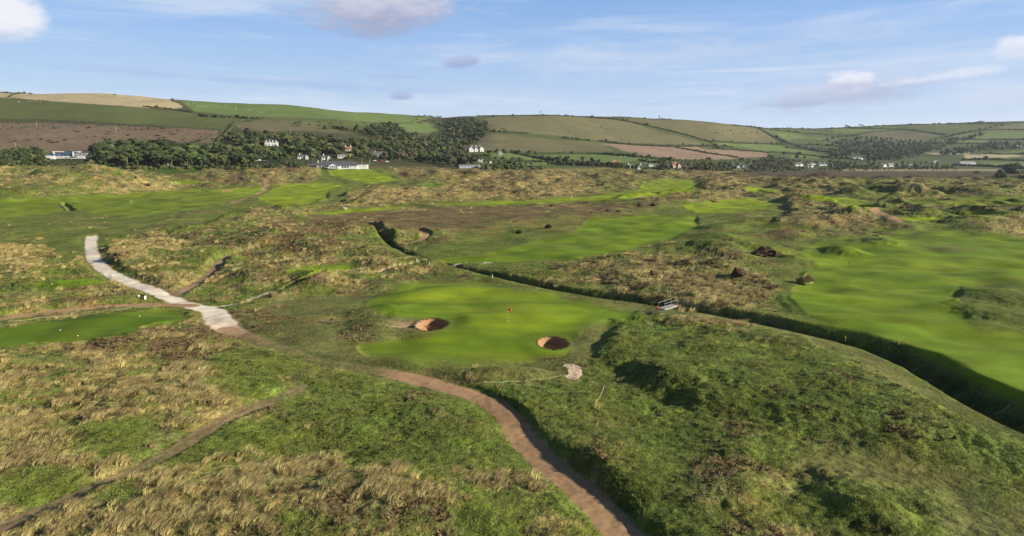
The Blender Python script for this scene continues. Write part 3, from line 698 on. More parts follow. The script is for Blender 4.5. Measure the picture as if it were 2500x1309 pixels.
# ---- cut the sheet into ground, fairways, greens, paths ... (shared edges, one skin)
idx = np.arange(NR*NC).reshape(NR, NC)
q4 = np.stack([idx[:-1, :-1], idx[:-1, 1:], idx[1:, 1:], idx[1:, :-1]], -1)
fl = lab[:-1, :-1]
hq = hole[:-1, :-1] & hole[1:, :-1] & hole[:-1, 1:] & hole[1:, 1:]
VV = np.stack([X, Y, Z], -1).reshape(-1, 3); CC = col_.reshape(-1, 3); RR = rough.reshape(-1); NN = NRM.reshape(-1, 3)
used_lab = np.unique(fl)
for li in used_lab:
    fs = q4[(fl == li) & ~hq]
    if len(fs) == 0: continue
    vid, inv = np.unique(fs.reshape(-1), return_inverse=True)
    me = bpy.data.meshes.new(REG[li][0])
    me.vertices.add(len(vid)); me.vertices.foreach_set('co', VV[vid].astype(np.float32).ravel())
    nf = len(fs); me.loops.add(nf*4); me.loops.foreach_set('vertex_index', inv.astype(np.int32))
    me.polygons.add(nf); me.polygons.foreach_set('loop_start', np.arange(0, nf*4, 4, dtype=np.int32))
    me.update(calc_edges=True)
    me.polygons.foreach_set('use_smooth', np.ones(nf, bool))
    ca = me.attributes.new('cover', 'FLOAT_COLOR', 'POINT')
    ca.data.foreach_set('color', np.concatenate([CC[vid], np.ones((len(vid), 1))], 1).astype(np.float32).ravel())
    ra = me.attributes.new('rough', 'FLOAT', 'POINT'); ra.data.foreach_set('value', RR[vid].astype(np.float32))
    me.normals_split_custom_set_from_vertices(NN[vid].astype(np.float32))
    me.materials.append(gm)
    o = bpy.data.objects.new(REG[li][0], me); C.objects.link(o); o['kind'] = 'structure'
# ------------------------------------------------------------------ materials for things
def simple(name, c, rgh=.8, spec=.3, var=.12, scale=2.0, metal=0.0, objvar=0.0, bump=0.0):
    m, t, b = new_mat(name, rgh, spec)
    b.inputs['Metallic'].default_value = metal
    tcn = t.nodes.new('ShaderNodeTexCoord')
    n = noise_n(tcn.outputs['Object'], scale, 4, .6, t)
    f = mth('ADD', mth('MULTIPLY', mth('SUBTRACT', n, .5, tree=t), var*2.5, tree=t), 1.0, tree=t)
    if objvar:
        oi = t.nodes.new('ShaderNodeObjectInfo')
        f = mth('MULTIPLY', f, mth('ADD', 1.0-objvar, mth('MULTIPLY', oi.outputs['Random'], objvar*2, tree=t), tree=t), tree=t)
    v = t.nodes.new('ShaderNodeVectorMath'); v.operation = 'SCALE'; v.inputs[0].default_value = tuple(q*.80 for q in c)
    t.links.new(f, v.inputs['Scale'])
    hsv = t.nodes.new('ShaderNodeHueSaturation'); t.links.new(v.outputs[0], hsv.inputs['Color'])
    if objvar:
        t.links.new(mth('ADD', .485, mth('MULTIPLY', oi.outputs['Random'], .03, tree=t), tree=t), hsv.inputs['Hue'])
    t.links.new(hsv.outputs[0], b.inputs['Base Color'])
    if bump:
        bn = t.nodes.new('ShaderNodeBump'); bn.inputs['Strength'].default_value = bump; bn.inputs['Distance'].default_value = .1
        t.links.new(n, bn.inputs['Height']); t.links.new(bn.outputs[0], b.inputs['Normal'])
    return m
M = {
 'white': simple('white_render', (.60,.59,.56), .8), 'cream': simple('cream_render', (.62,.56,.45), .8), 'pink': simple('pink_render', (.50,.31,.25), .8),
 'slate': simple('slate_roof', (.075,.075,.085), .6, .4, .2, 1.2), 'grey_roof': simple('grey_roof', (.16,.155,.16), .7, .3, .2, 1.2), 'red_roof': simple('red_tile_roof', (.22,.085,.055), .8, .2, .25, 1.5),
 'glass': simple('window_glass', (.03,.045,.06), .12, .5, .1), 'blue_glass': simple('blue_glass', (.05,.09,.15), .15, .6, .2, .6),
 'dark': simple('dark_paint', (.025,.024,.024), .7), 'grey': simple('grey_paint', (.25,.26,.27), .7), 'blue_shed': simple('blue_sheet', (.30,.32,.42), .6, .3, .15, .5),
 'metal': simple('galvanised_metal', (.34,.34,.33), .45, .5, .1, 5, .6), 'timber': simple('weathered_timber', (.17,.11,.07), .85, .2, .25, 4),
 'darktimber': simple('dark_timber', (.07,.045,.03), .85, .2, .25, 4), 'deck': simple('deck_boards', (.30,.27,.24), .85, .2, .2, 4),
 'rope': simple('pale_rope', (.55,.50,.34), .9), 'red': simple('red_cloth', (.50,.035,.03), .7), 'whitep': simple('white_paint', (.78,.78,.74), .6),
 'black': simple('black_paint', (.02,.02,.02), .6), 'yellow': simple('yellow_paint', (.60,.52,.10), .6), 'orange': simple('orange_paint', (.55,.17,.05), .7),
 'sand': simple('bunker_sand', (.37,.19,.085), .95, .1, .15, 3, bump=.1), 'revet': simple('turf_revetment', (.26,.155,.085), .95, .1, .25, 4, bump=.15),
 'lip': simple('turf_lip', (.085,.10,.022), .95, .1, .3, 4), 'mixblade': simple('yellow_green_blades', (.25,.25,.075), .8, .25, .35, .8, objvar=.4), 'chipc': simple('wood_chip', (.48,.37,.27), .9, .1, .3, 3), 'bark': simple('bark', (.14,.11,.08), .9, .1, .25, 3), 'palebark': simple('pale_bark', (.33,.30,.24), .9),
 'fol_dark': simple('dark_foliage', (.028,.043,.013), .9, .15, .45, .35, objvar=.4), 'fol_mid': simple('green_foliage', (.050,.070,.018), .9, .15, .45, .35, objvar=.4),
 'fol_olive': simple('olive_foliage', (.075,.078,.030), .9, .15, .45, .35, objvar=.35), 'fol_yellow': simple('yellow_foliage', (.22,.25,.03), .9, .15, .4, .5, objvar=.2),
 'fol_brown': simple('brown_foliage', (.075,.060,.032), .9, .15, .4, .35, objvar=.35), 'fol_blue': simple('grey_green_foliage', (.034,.046,.026), .9, .15, .4, .3, objvar=.35),
 'hedge': simple('hedge_foliage', (.036,.046,.014), .9, .15, .6, .25, objvar=.2),
 'twig': simple('dark_twigs', (.060,.040,.022), .9, .1, .4, 2),
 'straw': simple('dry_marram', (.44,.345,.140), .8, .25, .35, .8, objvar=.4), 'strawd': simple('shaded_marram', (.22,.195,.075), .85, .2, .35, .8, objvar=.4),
 'gblade': simple('green_grass_blades', (.180,.222,.042), .8, .25, .35, .8, objvar=.5), 'bblade': simple('dead_bracken', (.175,.120,.062), .9, .1, .35, .8, objvar=.4),
 'skin': simple('skin', (.50,.32,.23), .6), 'navy': simple('navy_cloth', (.02,.025,.05), .8), 'wool': simple('sheep_wool', (.62,.60,.53), .95), 'pale': simple('pale_cloth', (.70,.70,.68), .8), 'cow': simple('cow_hide', (.06,.045,.04), .8),
}
class MB:
    def __init__(s): s.v = []; s.f = []
    def add(s, vs, fs):
        o = len(s.v); s.v += [tuple(map(float, v)) for v in vs]; s.f += [tuple(i+o for i in f) for f in fs]; return s
    def box(s, c, d, rz=0.0, mat=None):
        hx, hy, hz = d[0]/2, d[1]/2, d[2]/2; P = []
        for sx_ in (-1, 1):
            for sy_ in (-1, 1):
                for sz_ in (-1, 1):
                    x, y, z = sx_*hx, sy_*hy, sz_*hz
                    if mat is not None: x, y, z = mat @ Vector((x, y, z))
                    P.append((c[0] + x*math.cos(rz) - y*math.sin(rz), c[1] + x*math.sin(rz) + y*math.cos(rz), c[2] + z))
        return s.add(P, [(0,1,3,2),(4,6,7,5),(0,4,5,1),(2,3,7,6),(0,2,6,4),(1,5,7,3)])
    def tube(s, pts, r, n=6):
        pts = [Vector(p) for p in pts]; rs = r if isinstance(r, (list, tuple)) else [r]*len(pts); vs = []
        for i, p in enumerate(pts):
            d_ = (pts[min(i+1, len(pts)-1)] - pts[max(i-1, 0)]).normalized()
            a = d_.orthogonal().normalized() if i == 0 else (a - d_*a.dot(d_)).normalized()
            b = d_.cross(a)
            for k in range(n):
                t = 2*PI*k/n; vs.append(p + (a*math.cos(t) + b*math.sin(t))*rs[i])
        fs = [(i*n+k, i*n+(k+1) % n, (i+1)*n+(k+1) % n, (i+1)*n+k) for i in range(len(pts)-1) for k in range(n)]
        fs += [tuple(range(n-1, -1, -1)), tuple(range((len(pts)-1)*n, len(pts)*n))]
        return s.add(vs, fs)
    def mesh(s, name, mat, smooth=False):
        me = bpy.data.meshes.new(name); me.from_pydata(s.v, [], s.f); me.materials.append(mat)
        if smooth: me.polygons.foreach_set('use_smooth', [True]*len(s.f))
        me.update(); return me
    def build(s, name, mat, parent=None, smooth=False):
        o = bpy.data.objects.new(name, s.mesh(name, mat, smooth)); C.objects.link(o)
        if parent is not None: o.parent = parent
        return o
def tag(o, label=None, cat=None, group=None, kind=None):
    if label: o['label'] = label
    if cat: o['category'] = cat
    if group: o['group'] = group
    if kind: o['kind'] = kind
    return o
def thing(name, label, cat, loc, rz=0.0, group=None, scale=1.0):
    o = bpy.data.objects.new(name, None); C.objects.link(o); o.location = loc; o.rotation_euler = (0, 0, rz)
    o.empty_display_size = .2; o.scale = (scale,)*3
    return tag(o, label, cat, group)
def dup(o, loc, rz=0.0, scale=None, label=None, group=None):
    n = o.copy(); C.objects.link(n); n.location = loc; n.rotation_euler = (0, 0, rz)
    if scale is not None: n.scale = scale if isinstance(scale, tuple) else (scale,)*3
    if label: n['label'] = label
    if group: n['group'] = group
    for ch in o.children:
        c = ch.copy(); C.objects.link(c); c.parent = n
        for g in ch.children:
            e_ = g.copy(); C.objects.link(e_); e_.parent = c
    return n
def gz(x, y): return float(ground_z(x, y)[0])
_dd = np.arange(560, 4200, 3.0)
def hitfar(px, py, dmin=560):
    a, b, c = pix_dir(px, py); dd_ = _dd[_dd >= dmin]
    t = dd_/b; x = a*t; zr = CAM_H + c*t; g = ground_z(x, dd_)
    k = int(np.argmax(zr <= g))
    if zr[k] > g[k]: k = int(np.argmin(zr - g))
    return float(x[k]), float(dd_[k]), float(g[k])

# ------------------------------------------------------------------ bunkers
def bunker(x, y, rx, ry, dep, z, label, nseg=40, big=True):
    t = thing('bunker', label, 'bunker', (x, y, z))
    rings = [(1.16, .02), (1.04, .05), (1.0, .02), (.985, -.25*dep), (.97, -.6*dep), (.94, -.86*dep), (.80, -.97*dep), (.45, -1.03*dep)]
    def ringv(r, h):
        return [(r*rx*math.cos(2*PI*k/nseg), r*ry*math.sin(2*PI*k/nseg), h + .10*(math.sin(2*PI*k/nseg))*r) for k in range(nseg)]
    def strip(i, j):
        vs = sum([ringv(*rings[q]) for q in range(i, j+1)], [])
        fs = [(q*nseg+k, q*nseg+(k+1) % nseg, (q+1)*nseg+(k+1) % nseg, (q+1)*nseg+k) for q in range(j-i) for k in range(nseg)]
        return vs, [f[::-1] for f in fs]
    lip = ringv(*rings[0])
    for k in range(nseg):                                    # tuck the outer edge of the lip into the real ground
        gx, gy = x + lip[k][0], y + lip[k][1]; lip[k] = (lip[k][0], lip[k][1], gz(gx, gy) - z - .06)
    vs, fs = strip(0, 2); vs[:nseg] = lip
    MB().add(vs, fs).build('turf_lip', M['lip'], t, True)
    vs, fs = strip(2, 5); MB().add(vs, fs).build('turf_wall', M['revet'], t, True)
    vs, fs = strip(5, 7); n0 = len(vs) - nseg; vs.append((0, 0, -1.05*dep)); c_ = len(vs)-1
    fs += [(n0+k, c_, n0+(k+1) % nseg) for k in range(nseg)]
    MB().add(vs, [f[::-1] if len(f) == 3 else f for f in fs]).build('sand_floor', M['sand'], t, True)
    return t
bunker(*BUNK[0][:5], BZ[0], 'pot bunker left of the near green with rakes in its sandy entrance')
bunker(*BUNK[1][:5], BZ[1], 'revetted pot bunker on the right front of the near green')
for (px, py, rpx, lb) in ((1590, 443.5, 7, 'small dark bunker at the left of the farthest fairway green'), (1602, 449.5, 5, 'lone small bunker in front of the farthest green, short of the pair'),
      (1637, 442.5, 7, 'small dark bunker cut into the middle of the farthest green front'), (1652, 442, 6, 'rightmost of the small dark bunkers by the farthest green'),
      (1746, 492, 9, 'dark bunker at the front of the bright green beyond the middle fairway'), (545, 466, 7, 'left of two dark bunkers below the low tawny dunes on the left'), (559, 466.5, 6, 'right of two dark bunkers below the low tawny dunes on the left')):
    x, y, z = hit(px, py); rx = rpx/FPX*y
    t = thing('bunker', lb, 'bunker', (x, y, z + .10))
    n = 20; R_ = [(1.25, -.25), (1.05, .25), (.9, .10), (.6, .02)]
    vs = [(r*rx*math.cos(2*PI*k/n), r*rx*1.1*math.sin(2*PI*k/n), h + (.5*max(math.sin(2*PI*k/n), -.2) if r > .95 else 0)) for r, h in R_ for k in range(n)]
    fs = [(q*n+k, q*n+(k+1) % n, (q+1)*n+(k+1) % n, (q+1)*n+k) for q in range(2) for k in range(n)]
    MB().add(vs, [f for f in fs]).build('turf_wall', M['revet'], t, True)
    MB().add(vs[2*n:] + [(0, 0, 0)], [(k, (k+1) % n, n+(k+1) % n, n+k) for k in range(n)] + [(n+k, n+(k+1) % n, 2*n) for k in range(n)]).build('sand_floor', M['sand'], t, True)

# ------------------------------------------------------------------ flags
def flagstick(px, py, label, colors, cloth, h=2.15, r=.02):
    x, y, z = hit(px, py)
    t = thing('flagstick', label, 'golf flag', (x, y, z))
    nb = 8; st = h/nb
    pole = MB().tube([(0, 0, -.1), (0, 0, h*.02)], r); pole.build('pole_foot', M['whitep'], t)
    for k in range(nb):
        MB().tube([(0, 0, .02*h + k*st*.98), (0, 0, .02*h + (k+1)*st*.98)], r).build('pole_band', M[colors[k % 2]], t)
    n = 7; vs = []
    for i in range(n):
        u = i/(n-1)
        for j in range(4):
            vs.append((u*.52, .07*math.sin(u*6 + j*.4), h*1.0 - .40*j/3*(1-.1*u) - .12*u*u))
    fs = [(i*4+j, (i+1)*4+j, (i+1)*4+j+1, i*4+j+1) for i in range(n-1) for j in range(3)]
    f = MB().add(vs, fs).build('flag', M[cloth], t, True)
    f.modifiers.new('thickness', 'SOLIDIFY').thickness = .012
    return t
flagstick(1241, 786, 'red flag on a banded yellow and black stick on the near green', ('yellow', 'black'), 'red', r=.042)
flagstick(320.5, 500, 'white and black banded marker stick on the left fairway', ('whitep', 'black'), 'whitep', h=1.9, r=.05)
for (px, py, lb) in ((1624, 437.5, 'tiny white flag on the farthest green'), (1395, 488, 'tiny white flag on the long pale fairway')):
    flagstick(px, py, lb, ('whitep', 'whitep'), 'whitep', r=.05)

# ------------------------------------------------------------------ rakes, ropes, posts
def rake(px, py, rz, label):
    x, y, z = hit(px, py); t = thing('rake', label, 'rake', (x, y, z + .06), rz)
    MB().tube([(0, 0, .02), (1.7, 0, .10)], .022).build('handle', M['timber'], t)
    MB().box((0, 0, .02), (.05, .65, .04)).build('head', M['darktimber'], t)
    m = MB()
    for k in range(9): m.box((0, -.29 + k*.0725, -.03), (.02, .015, .07))
    tag(m.build('tines', M['darktimber'], t), kind='stuff')
rake(1027, 789, 2.2, 'dark rake lying in the sandy entrance of the left bunker, nearer its back')
rake(1022, 798, .3, 'short handled rake lying near the front of the left bunker entrance')
def rope_barrier(p0, p1, label, sag=.25, h=.6, mid=()):
    a = hit(*p0); b = hit(*p1); A = Vector(a); B = Vector(b)
    t = thing('rope_barrier', label, 'rope barrier', A)
    L_ = B - A
    for q in (Vector((0, 0, 0)), L_):
        MB().tube([q + Vector((0, 0, -.2)), q + Vector((.02, 0, h))], .035).build('post', M['darktimber'], t)
    pts = []
    for k in range(17):
        u = k/16; q = L_*u; g = gz(A.x + q.x, A.y + q.y) - A.z
        pts.append((q.x, q.y, max(h*.93 + q.z - sag*4*u*(1-u)*h*2.2, g + .05)))
    MB().tube(pts, .016, 5).build('rope', M['rope'], t)
    return t
rope_barrier((1476, 952), (1450, 998), 'slack pale rope between two short posts on the bank right of the lower path')
rope_barrier((1180, 942), (1371, 926), 'pale rope running in front of the low grassy bank beside the wood chip patch', .45, .45)
rope_barrier((938, 799), (1012, 797), 'pale rope leading left out of the left bunker entrance', .5, .35)
rope_barrier((2424, 1024), (2466, 1000), 'thin pale rope crossing the dark ditch at the right edge')
t = thing('rope_fence', 'low post and rope fence between the brown path and the left tee', 'fence', hit(180, 778))
base = Vector(t.location); prev = None
for k, (px, py) in enumerate([(20, 796), (100, 785), (180, 777), (212, 772), (271, 765), (324, 759), (395, 755)]):
    q = Vector(hit(px, py)) - base
    MB().tube([q + Vector((0, 0, -.2)), q + Vector((-.06, 0, .75))], .04).build('post', M['darktimber'], t)
    if prev is not None and k != 3:
        pts = [prev.lerp(q, u/10) + Vector((0, 0, .70 - .35*4*(u/10)*(1-u/10)*.5)) for u in range(11)]
        MB().tube(pts, .013, 5).build('rope', M['rope'], t)
    prev = q
def marker(px, py, h, mat, label, r=.06, name='marker_post', cat='marker post', top=None):
    x, y, z = hit(px, py); t = thing(name, label, cat, (x, y, z))
    MB().tube([(0, 0, -.2), (0, 0, h*.8)], r).build('shaft', M[mat], t)
    MB().tube([(0, 0, h*.8), (0, 0, h), (0, 0, h+.03)], [r*1.05, r*1.05, r*.4]).build('top', M[top or mat], t)
for a in ((1248, 675, .75, 'orange', 'short orange post on the rounded bank beyond the ditch'), (1202, 679, .7, 'whitep', 'short pale post on the near lip of the ditch behind the green'),
          (1048.5, 648, .75, 'whitep', 'small white post where the narrow path meets the ditch'), (1085.5, 645, .7, 'orange', 'orange topped post beside the path crossing over the ditch'),
          (1695.5, 744, .9, 'yellow', 'yellow stake beyond the ditch just right of the footbridge'), (2063, 836, .8, 'yellow', 'thin stake on the near edge of the ditch in front of the right fairway'),
          (2193, 843, .8, 'yellow', 'thin stake on the far bank of the ditch, farther right'), (2074, 646, 1.0, 'darktimber', 'slim dark post standing on the right fairway'), (1018, 639, .6, 'whitep', 'tiny white post on the ditch edge left of the narrow path')):
    marker(*a)
marker(1945, 1072, 1.9, 'darktimber', 'tall thin pole rising from the rough at the lower right', .022, 'pole', 'pole', 'grey')
for a in ((147, 808, 'white tee marker near the left end of the big tee'), (190, 821, 'white tee marker at the front edge of the big tee'), (341, 773, 'white tee marker near the right end of the big tee'),
          (127, 695, 'white tee marker on the small upper left tee')):
    x, y, z = hit(a[0], a[1]); t = thing('tee_marker', a[2], 'tee marker', (x, y, z))
    MB().tube([(0, 0, -.05), (0, 0, .05), (0, 0, .10), (0, 0, .13)], [.05, .07, .07, .03], 10).build('block', M['whitep'], t, True)
    MB().tube([(0, 0, .12), (0, 0, .15)], .02, 6).build('knob', M['whitep'], t)
# bench by the track
x, y, z = hit(355, 732); t = thing('bench', 'small bench with pale end panels beside the pale track', 'bench', (x, y, z), -.25)
for sx_ in (0, -1.4): MB().box((sx_, 0, .34), (.07, .45, .68)).build('side_panel', M['cream'], t)
for k in range(4): MB().box((-.7, -.22 + k*.14, .48), (1.28, .11, .05)).build('seat_slat', M['darktimber'], t)
for k in range(3): MB().box((-.7, .27, .62 + k*.11), (1.28, .04, .09)).build('back_slat', M['darktimber'], t)
# wooden bin
x, y, z = hit(810.5, 791); t = thing('litter_bin', 'brown timber bin on posts in the rough left of the near green', 'litter bin', (x, y, z), .1)
for sx_ in (-.25, .27): MB().box((sx_, 0, .42), (.06, .08, 1.0)).build('post', M['timber'], t)
MB().box((0, 0, .36), (.44, .34, .42)).build('bin_body', M['timber'], t); MB().box((0, 0, .72), (.44, .34, .22)).build('bin_hood', M['darktimber'], t)

# ------------------------------------------------------------------ footbridge over the ditch
xa, ya, za = hit(1612, 757); xb, yb = ground0(1652, 752)
xb, yb = xa + 3.6, ya + 2.3
ang = math.atan2(yb-ya, xb-xa); Lb = math.hypot(xb-xa, yb-ya)*1.05; zb = max(za, .2)
t = thing('footbridge', 'small metal footbridge with two handrails crossing the ditch behind the green', 'footbridge', (xa+.3, ya+.5, zb-.05), ang+.25)
nb = 14
for k in range(nb): MB().box((Lb*(k+.5)/nb, 0, .06 + .02*math.sin(PI*(k+.5)/nb)), (Lb/nb*.9, 1.25, .05)).build('deck_board', M['deck'], t)
for s_2 in (-.66, .66):
    MB().box((Lb/2, s_2, -.06), (Lb*1.03, .07, .30)).build('side_beam', M['metal'], t)
    MB().tube([(0, s_2, 1.05), (Lb, s_2, 1.08)], .04).build('handrail', M['metal'], t)
    for k in range(3): MB().tube([(Lb*k/2, s_2, -.05), (Lb*k/2, s_2, 1.06)], .03).build('baluster', M['metal'], t)
MB().box((Lb+.5, 0, -.15), (.9, 1.6, .5)).build('abutment', M['darktimber'], t); MB().box((-.35, 0, -.25), (.6, 1.6, .5)).build('abutment', M['darktimber'], t)
x, y, z = hit(1607, 757); t = thing('water_hazard_sign', 'small red sign at the near left end of the footbridge', 'sign', (x, y, z), .2)
MB().box((0, 0, .25), (.05, .05, .6)).build('post', M['timber'], t); MB().box((0, -.04, .48), (.36, .03, .28)).build('sign_panel', M['red'], t)
# shelter hut by the far left path, drain edging
x, y, z = hit(646, 432); t = thing('shelter', 'small dark timber shelter in the dunes below the clubhouse', 'shelter', (x, y, z))
MB().box((0, 0, 1.0), (2.6, 1.8, 2.1)).build('wall', M['darktimber'], t); MB().box((0, 0, 2.12), (3.0, 2.2, .14)).build('roof', M['timber'], t)
a, b = DRAIN[0], DRAIN[-1]; 
t = thing('drain_edging', 'pale sleeper edging along the near side of the short dark drain on the left fairway', 'edging', (a[0], a[1], gz(*a)))
n = 9
for k in range(n):
    u = (k+.5)/n; qx, qy = a[0]+(b[0]-a[0])*u - 1.5, a[1]+(b[1]-a[1])*u - 2.0
    MB().box((qx-a[0], qy-a[1], gz(qx, qy)-gz(*a)+.15), (.22, abs(b[1]-a[1])/n*.95, .5), math.atan2(b[1]-a[1], b[0]-a[0])-PI/2).build('sleeper', M['deck'], t)

# ------------------------------------------------------------------ people
def skin_body(name, joints, edges, mat):
    me = bpy.data.meshes.new(name); me.from_pydata([j[0] for j in joints], edges, [])
    o = bpy.data.objects.new(name, me); C.objects.link(o)
    sk = o.modifiers.new('s', 'SKIN'); ss = o.modifiers.new('d', 'SUBSURF'); ss.levels = 1; ss.render_levels = 1
    for i, j in enumerate(joints): me.skin_vertices[0].data[i].radius = (j[1], j[1]*j[2] if len(j) > 2 else j[1])
    me.skin_vertices[0].data[0].use_root = True
    dg = bpy.context.evaluated_depsgraph_get(); m2 = bpy.data.meshes.new_from_object(o.evaluated_get(dg))
    bpy.data.objects.remove(o); m2.name = name; m2.materials.clear(); m2.materials.append(mat)
    m2.polygons.foreach_set('use_smooth', [True]*len(m2.polygons)); return m2
def person(px, py, rz, label, top, legs, walking=.12):
    x, y, z = hit(px, py); t = thing('person', label, 'person', (x, y, z), rz)
    w = walking
    J = [((0,0,.95),.13,.8), ((0,0,1.15),.13,.75), ((0,0,1.38),.16,.65), ((0,0,1.50),.06), ((0,.02,1.60),.085), ((0,.02,1.72),.09),
         ((-.09,0,.90),.09), ((-.11,w,.50),.065), ((-.11,0,.09),.045), ((-.11,.13,.04),.04), ((.09,0,.90),.09), ((.11,-w*.3,.50),.065), ((.11,-w,.09),.045), ((.11,-w+.13,.04),.04),
         ((-.19,0,1.40),.06), ((-.26,-.04,1.13),.042), ((-.24,.10,.92),.032), ((-.23,.16,.86),.03), ((.19,0,1.40),.06), ((.26,-.02,1.13),.042), ((.24,.12,.94),.032), ((.23,.18,.89),.03)]
    E = [(0,1),(1,2),(2,3),(3,4),(4,5),(0,6),(6,7),(7,8),(8,9),(0,10),(10,11),(11,12),(12,13),(2,14),(14,15),(15,16),(16,17),(2,18),(18,19),(19,20),(20,21)]
    me = skin_body('body', J, E, M['skin']); b = bpy.data.objects.new('body', me); C.objects.link(b); b.parent = t
    def cloth(nm, ids, ed, grow, mat):
        JJ = [(J[i][0], J[i][1]*grow, J[i][2] if len(J[i]) > 2 else 1.0) for i in ids]
        mp = {i: k for k, i in enumerate(ids)}
        me = skin_body(nm, JJ, [(mp[p_], mp[q_]) for p_, q_ in ed], M[mat]); o = bpy.data.objects.new(nm, me); C.objects.link(o); o.parent = t
    cloth('shirt', [1,2,14,15,18,19], [(0+1,2),(2,14),(14,15),(2,18),(18,19)], 1.14, top)
    cloth('trousers', [0,6,7,8,10,11,12], [(0,6),(6,7),(7,8),(0,10),(10,11),(11,12)], 1.14, legs)
    MB().tube([(0, .0, 1.70), (0, -.01, 1.76), (0, -.01, 1.83), (0, 0, 1.845)], [.105, .11, .075, .02], 10).build('hair', M['darktimber'], t, True)
    return t
person(832.5, 504, 2.6, 'golfer in dark top walking down the dune by the pale sandy loop', 'black', 'black')
person(840, 511, .4, 'golfer in dark top and pale trousers beside a white golf bag', 'black', 'pale')
person(846.5, 511.5, -1.0, 'golfer in navy top and pale trousers, right one of the group on the tee strip', 'navy', 'pale')
person(429, 447.5, .3, 'golfer all in pale clothes on the far tee below the left dunes', 'pale', 'pale')
person(439.5, 447.5, 2.0, 'golfer with dark sleeves and pale trousers on the far tee, rightmost', 'black', 'pale')
x, y, z = hit(843, 513); t = thing('golf_bag', 'white golf bag on a trolley between the golfers', 'golf bag', (x, y, z), .4)
MB().tube([(0, 0, .2), (.15, 0, 1.05)], [.14, .17], 10).build('bag', M['pale'], t, True)
for s_2 in (-.25, .25): MB().tube([(0, s_2-.02, .14), (0, s_2+.02, .14)], .14, 12).build('wheel', M['black'], t)
m = MB()
for k in range(6): m.tube([(.13+.02*k-.05, .05*(k % 3)-.05, 1.0), (.2+.02*k-.05, .06*(k % 3)-.06, 1.25+.03*k)], .012, 4)
tag(m.build('clubs', M['metal'], t), kind='stuff')
x, y, z = hit(419.5, 447.5); t = thing('golf_bag', 'pale golf bag standing on the far tee below the left dunes', 'golf bag', (x, y, z), 1.4)
MB().tube([(0, 0, 0), (.2, 0, .95)], [.15, .19], 10).build('bag', M['pale'], t, True); MB().tube([(.2, 0, .95), (.26, 0, 1.2)], [.10, .05], 8).build('club_heads', M['metal'], t)
# ------------------------------------------------------------------ instanced stuff
def points_stuff(name, P, rz, sc_, idx, protos, label=None, tilt=None):
    """one object whose geometry nodes put the given plants on its points"""
    me = bpy.data.meshes.new(name); me.vertices.add(len(P)); me.vertices.foreach_set('co', np.asarray(P, np.float32).ravel())
    a = me.attributes.new('rot', 'FLOAT_VECTOR', 'POINT'); r = np.zeros((len(P), 3), np.float32); r[:, 2] = rz
    if tilt is not None: r[:, 0] = tilt[0]; r[:, 1] = tilt[1]
    a.data.foreach_set('vector', r.ravel())
    a = me.attributes.new('scl', 'FLOAT_VECTOR', 'POINT'); a.data.foreach_set('vector', np.asarray(sc_, np.float32).ravel())
    a = me.attributes.new('pick', 'INT', 'POINT'); a.data.foreach_set('value', np.asarray(idx, np.int32))
    o = bpy.data.objects.new(name, me); C.objects.link(o)
    g = bpy.data.node_groups.new(name, 'GeometryNodeTree')
    g.interface.new_socket('Geometry', in_out='INPUT', socket_type='NodeSocketGeometry'); g.interface.new_socket('Geometry', in_out='OUTPUT', socket_type='NodeSocketGeometry')
    gi = g.nodes.new('NodeGroupInput'); go = g.nodes.new('NodeGroupOutput')
    iop = g.nodes.new('GeometryNodeInstanceOnPoints')
    gtj = g.nodes.new('GeometryNodeGeometryToInstance')
    for p_ in reversed(protos):
        oi = g.nodes.new('GeometryNodeObjectInfo'); oi.inputs['Object'].default_value = p_; oi.inputs['As Instance'].default_value = True
        g.links.new(oi.outputs['Geometry'], gtj.inputs[0])
    def attr(nm, ty):
        n = g.nodes.new('GeometryNodeInputNamedAttribute'); n.data_type = ty; n.inputs[0].default_value = nm; return n.outputs[0]
    jn = g.nodes.new('GeometryNodeJoinGeometry')
    for l in list(g.links): g.links.remove(l)
    for n in [n for n in g.nodes if n.bl_idname == 'GeometryNodeObjectInfo'][::1]: g.links.new(n.outputs['Geometry'], jn.inputs[0])
    g.nodes.remove(gtj)
    g.links.new(gi.outputs[0], iop.inputs['Points']); g.links.new(jn.outputs[0], iop.inputs['Instance'])
    iop.inputs['Pick Instance'].default_value = True
    g.links.new(attr('pick', 'INT'), iop.inputs['Instance Index'])
    e2r = g.nodes.new('FunctionNodeEulerToRotation'); g.links.new(attr('rot', 'FLOAT_VECTOR'), e2r.inputs[0]); g.links.new(e2r.outputs[0], iop.inputs['Rotation'])
    g.links.new(attr('scl', 'FLOAT_VECTOR'), iop.inputs['Scale']); g.links.new(iop.outputs[0], go.inputs[0])
    md = o.modifiers.new('scatter', 'NODES'); md.node_group = g
    return tag(o, label, None, None, 'stuff')
def proto(name, mesh):
    return bpy.data.objects.new(name, mesh)                  # never linked to the scene: only its copies appear

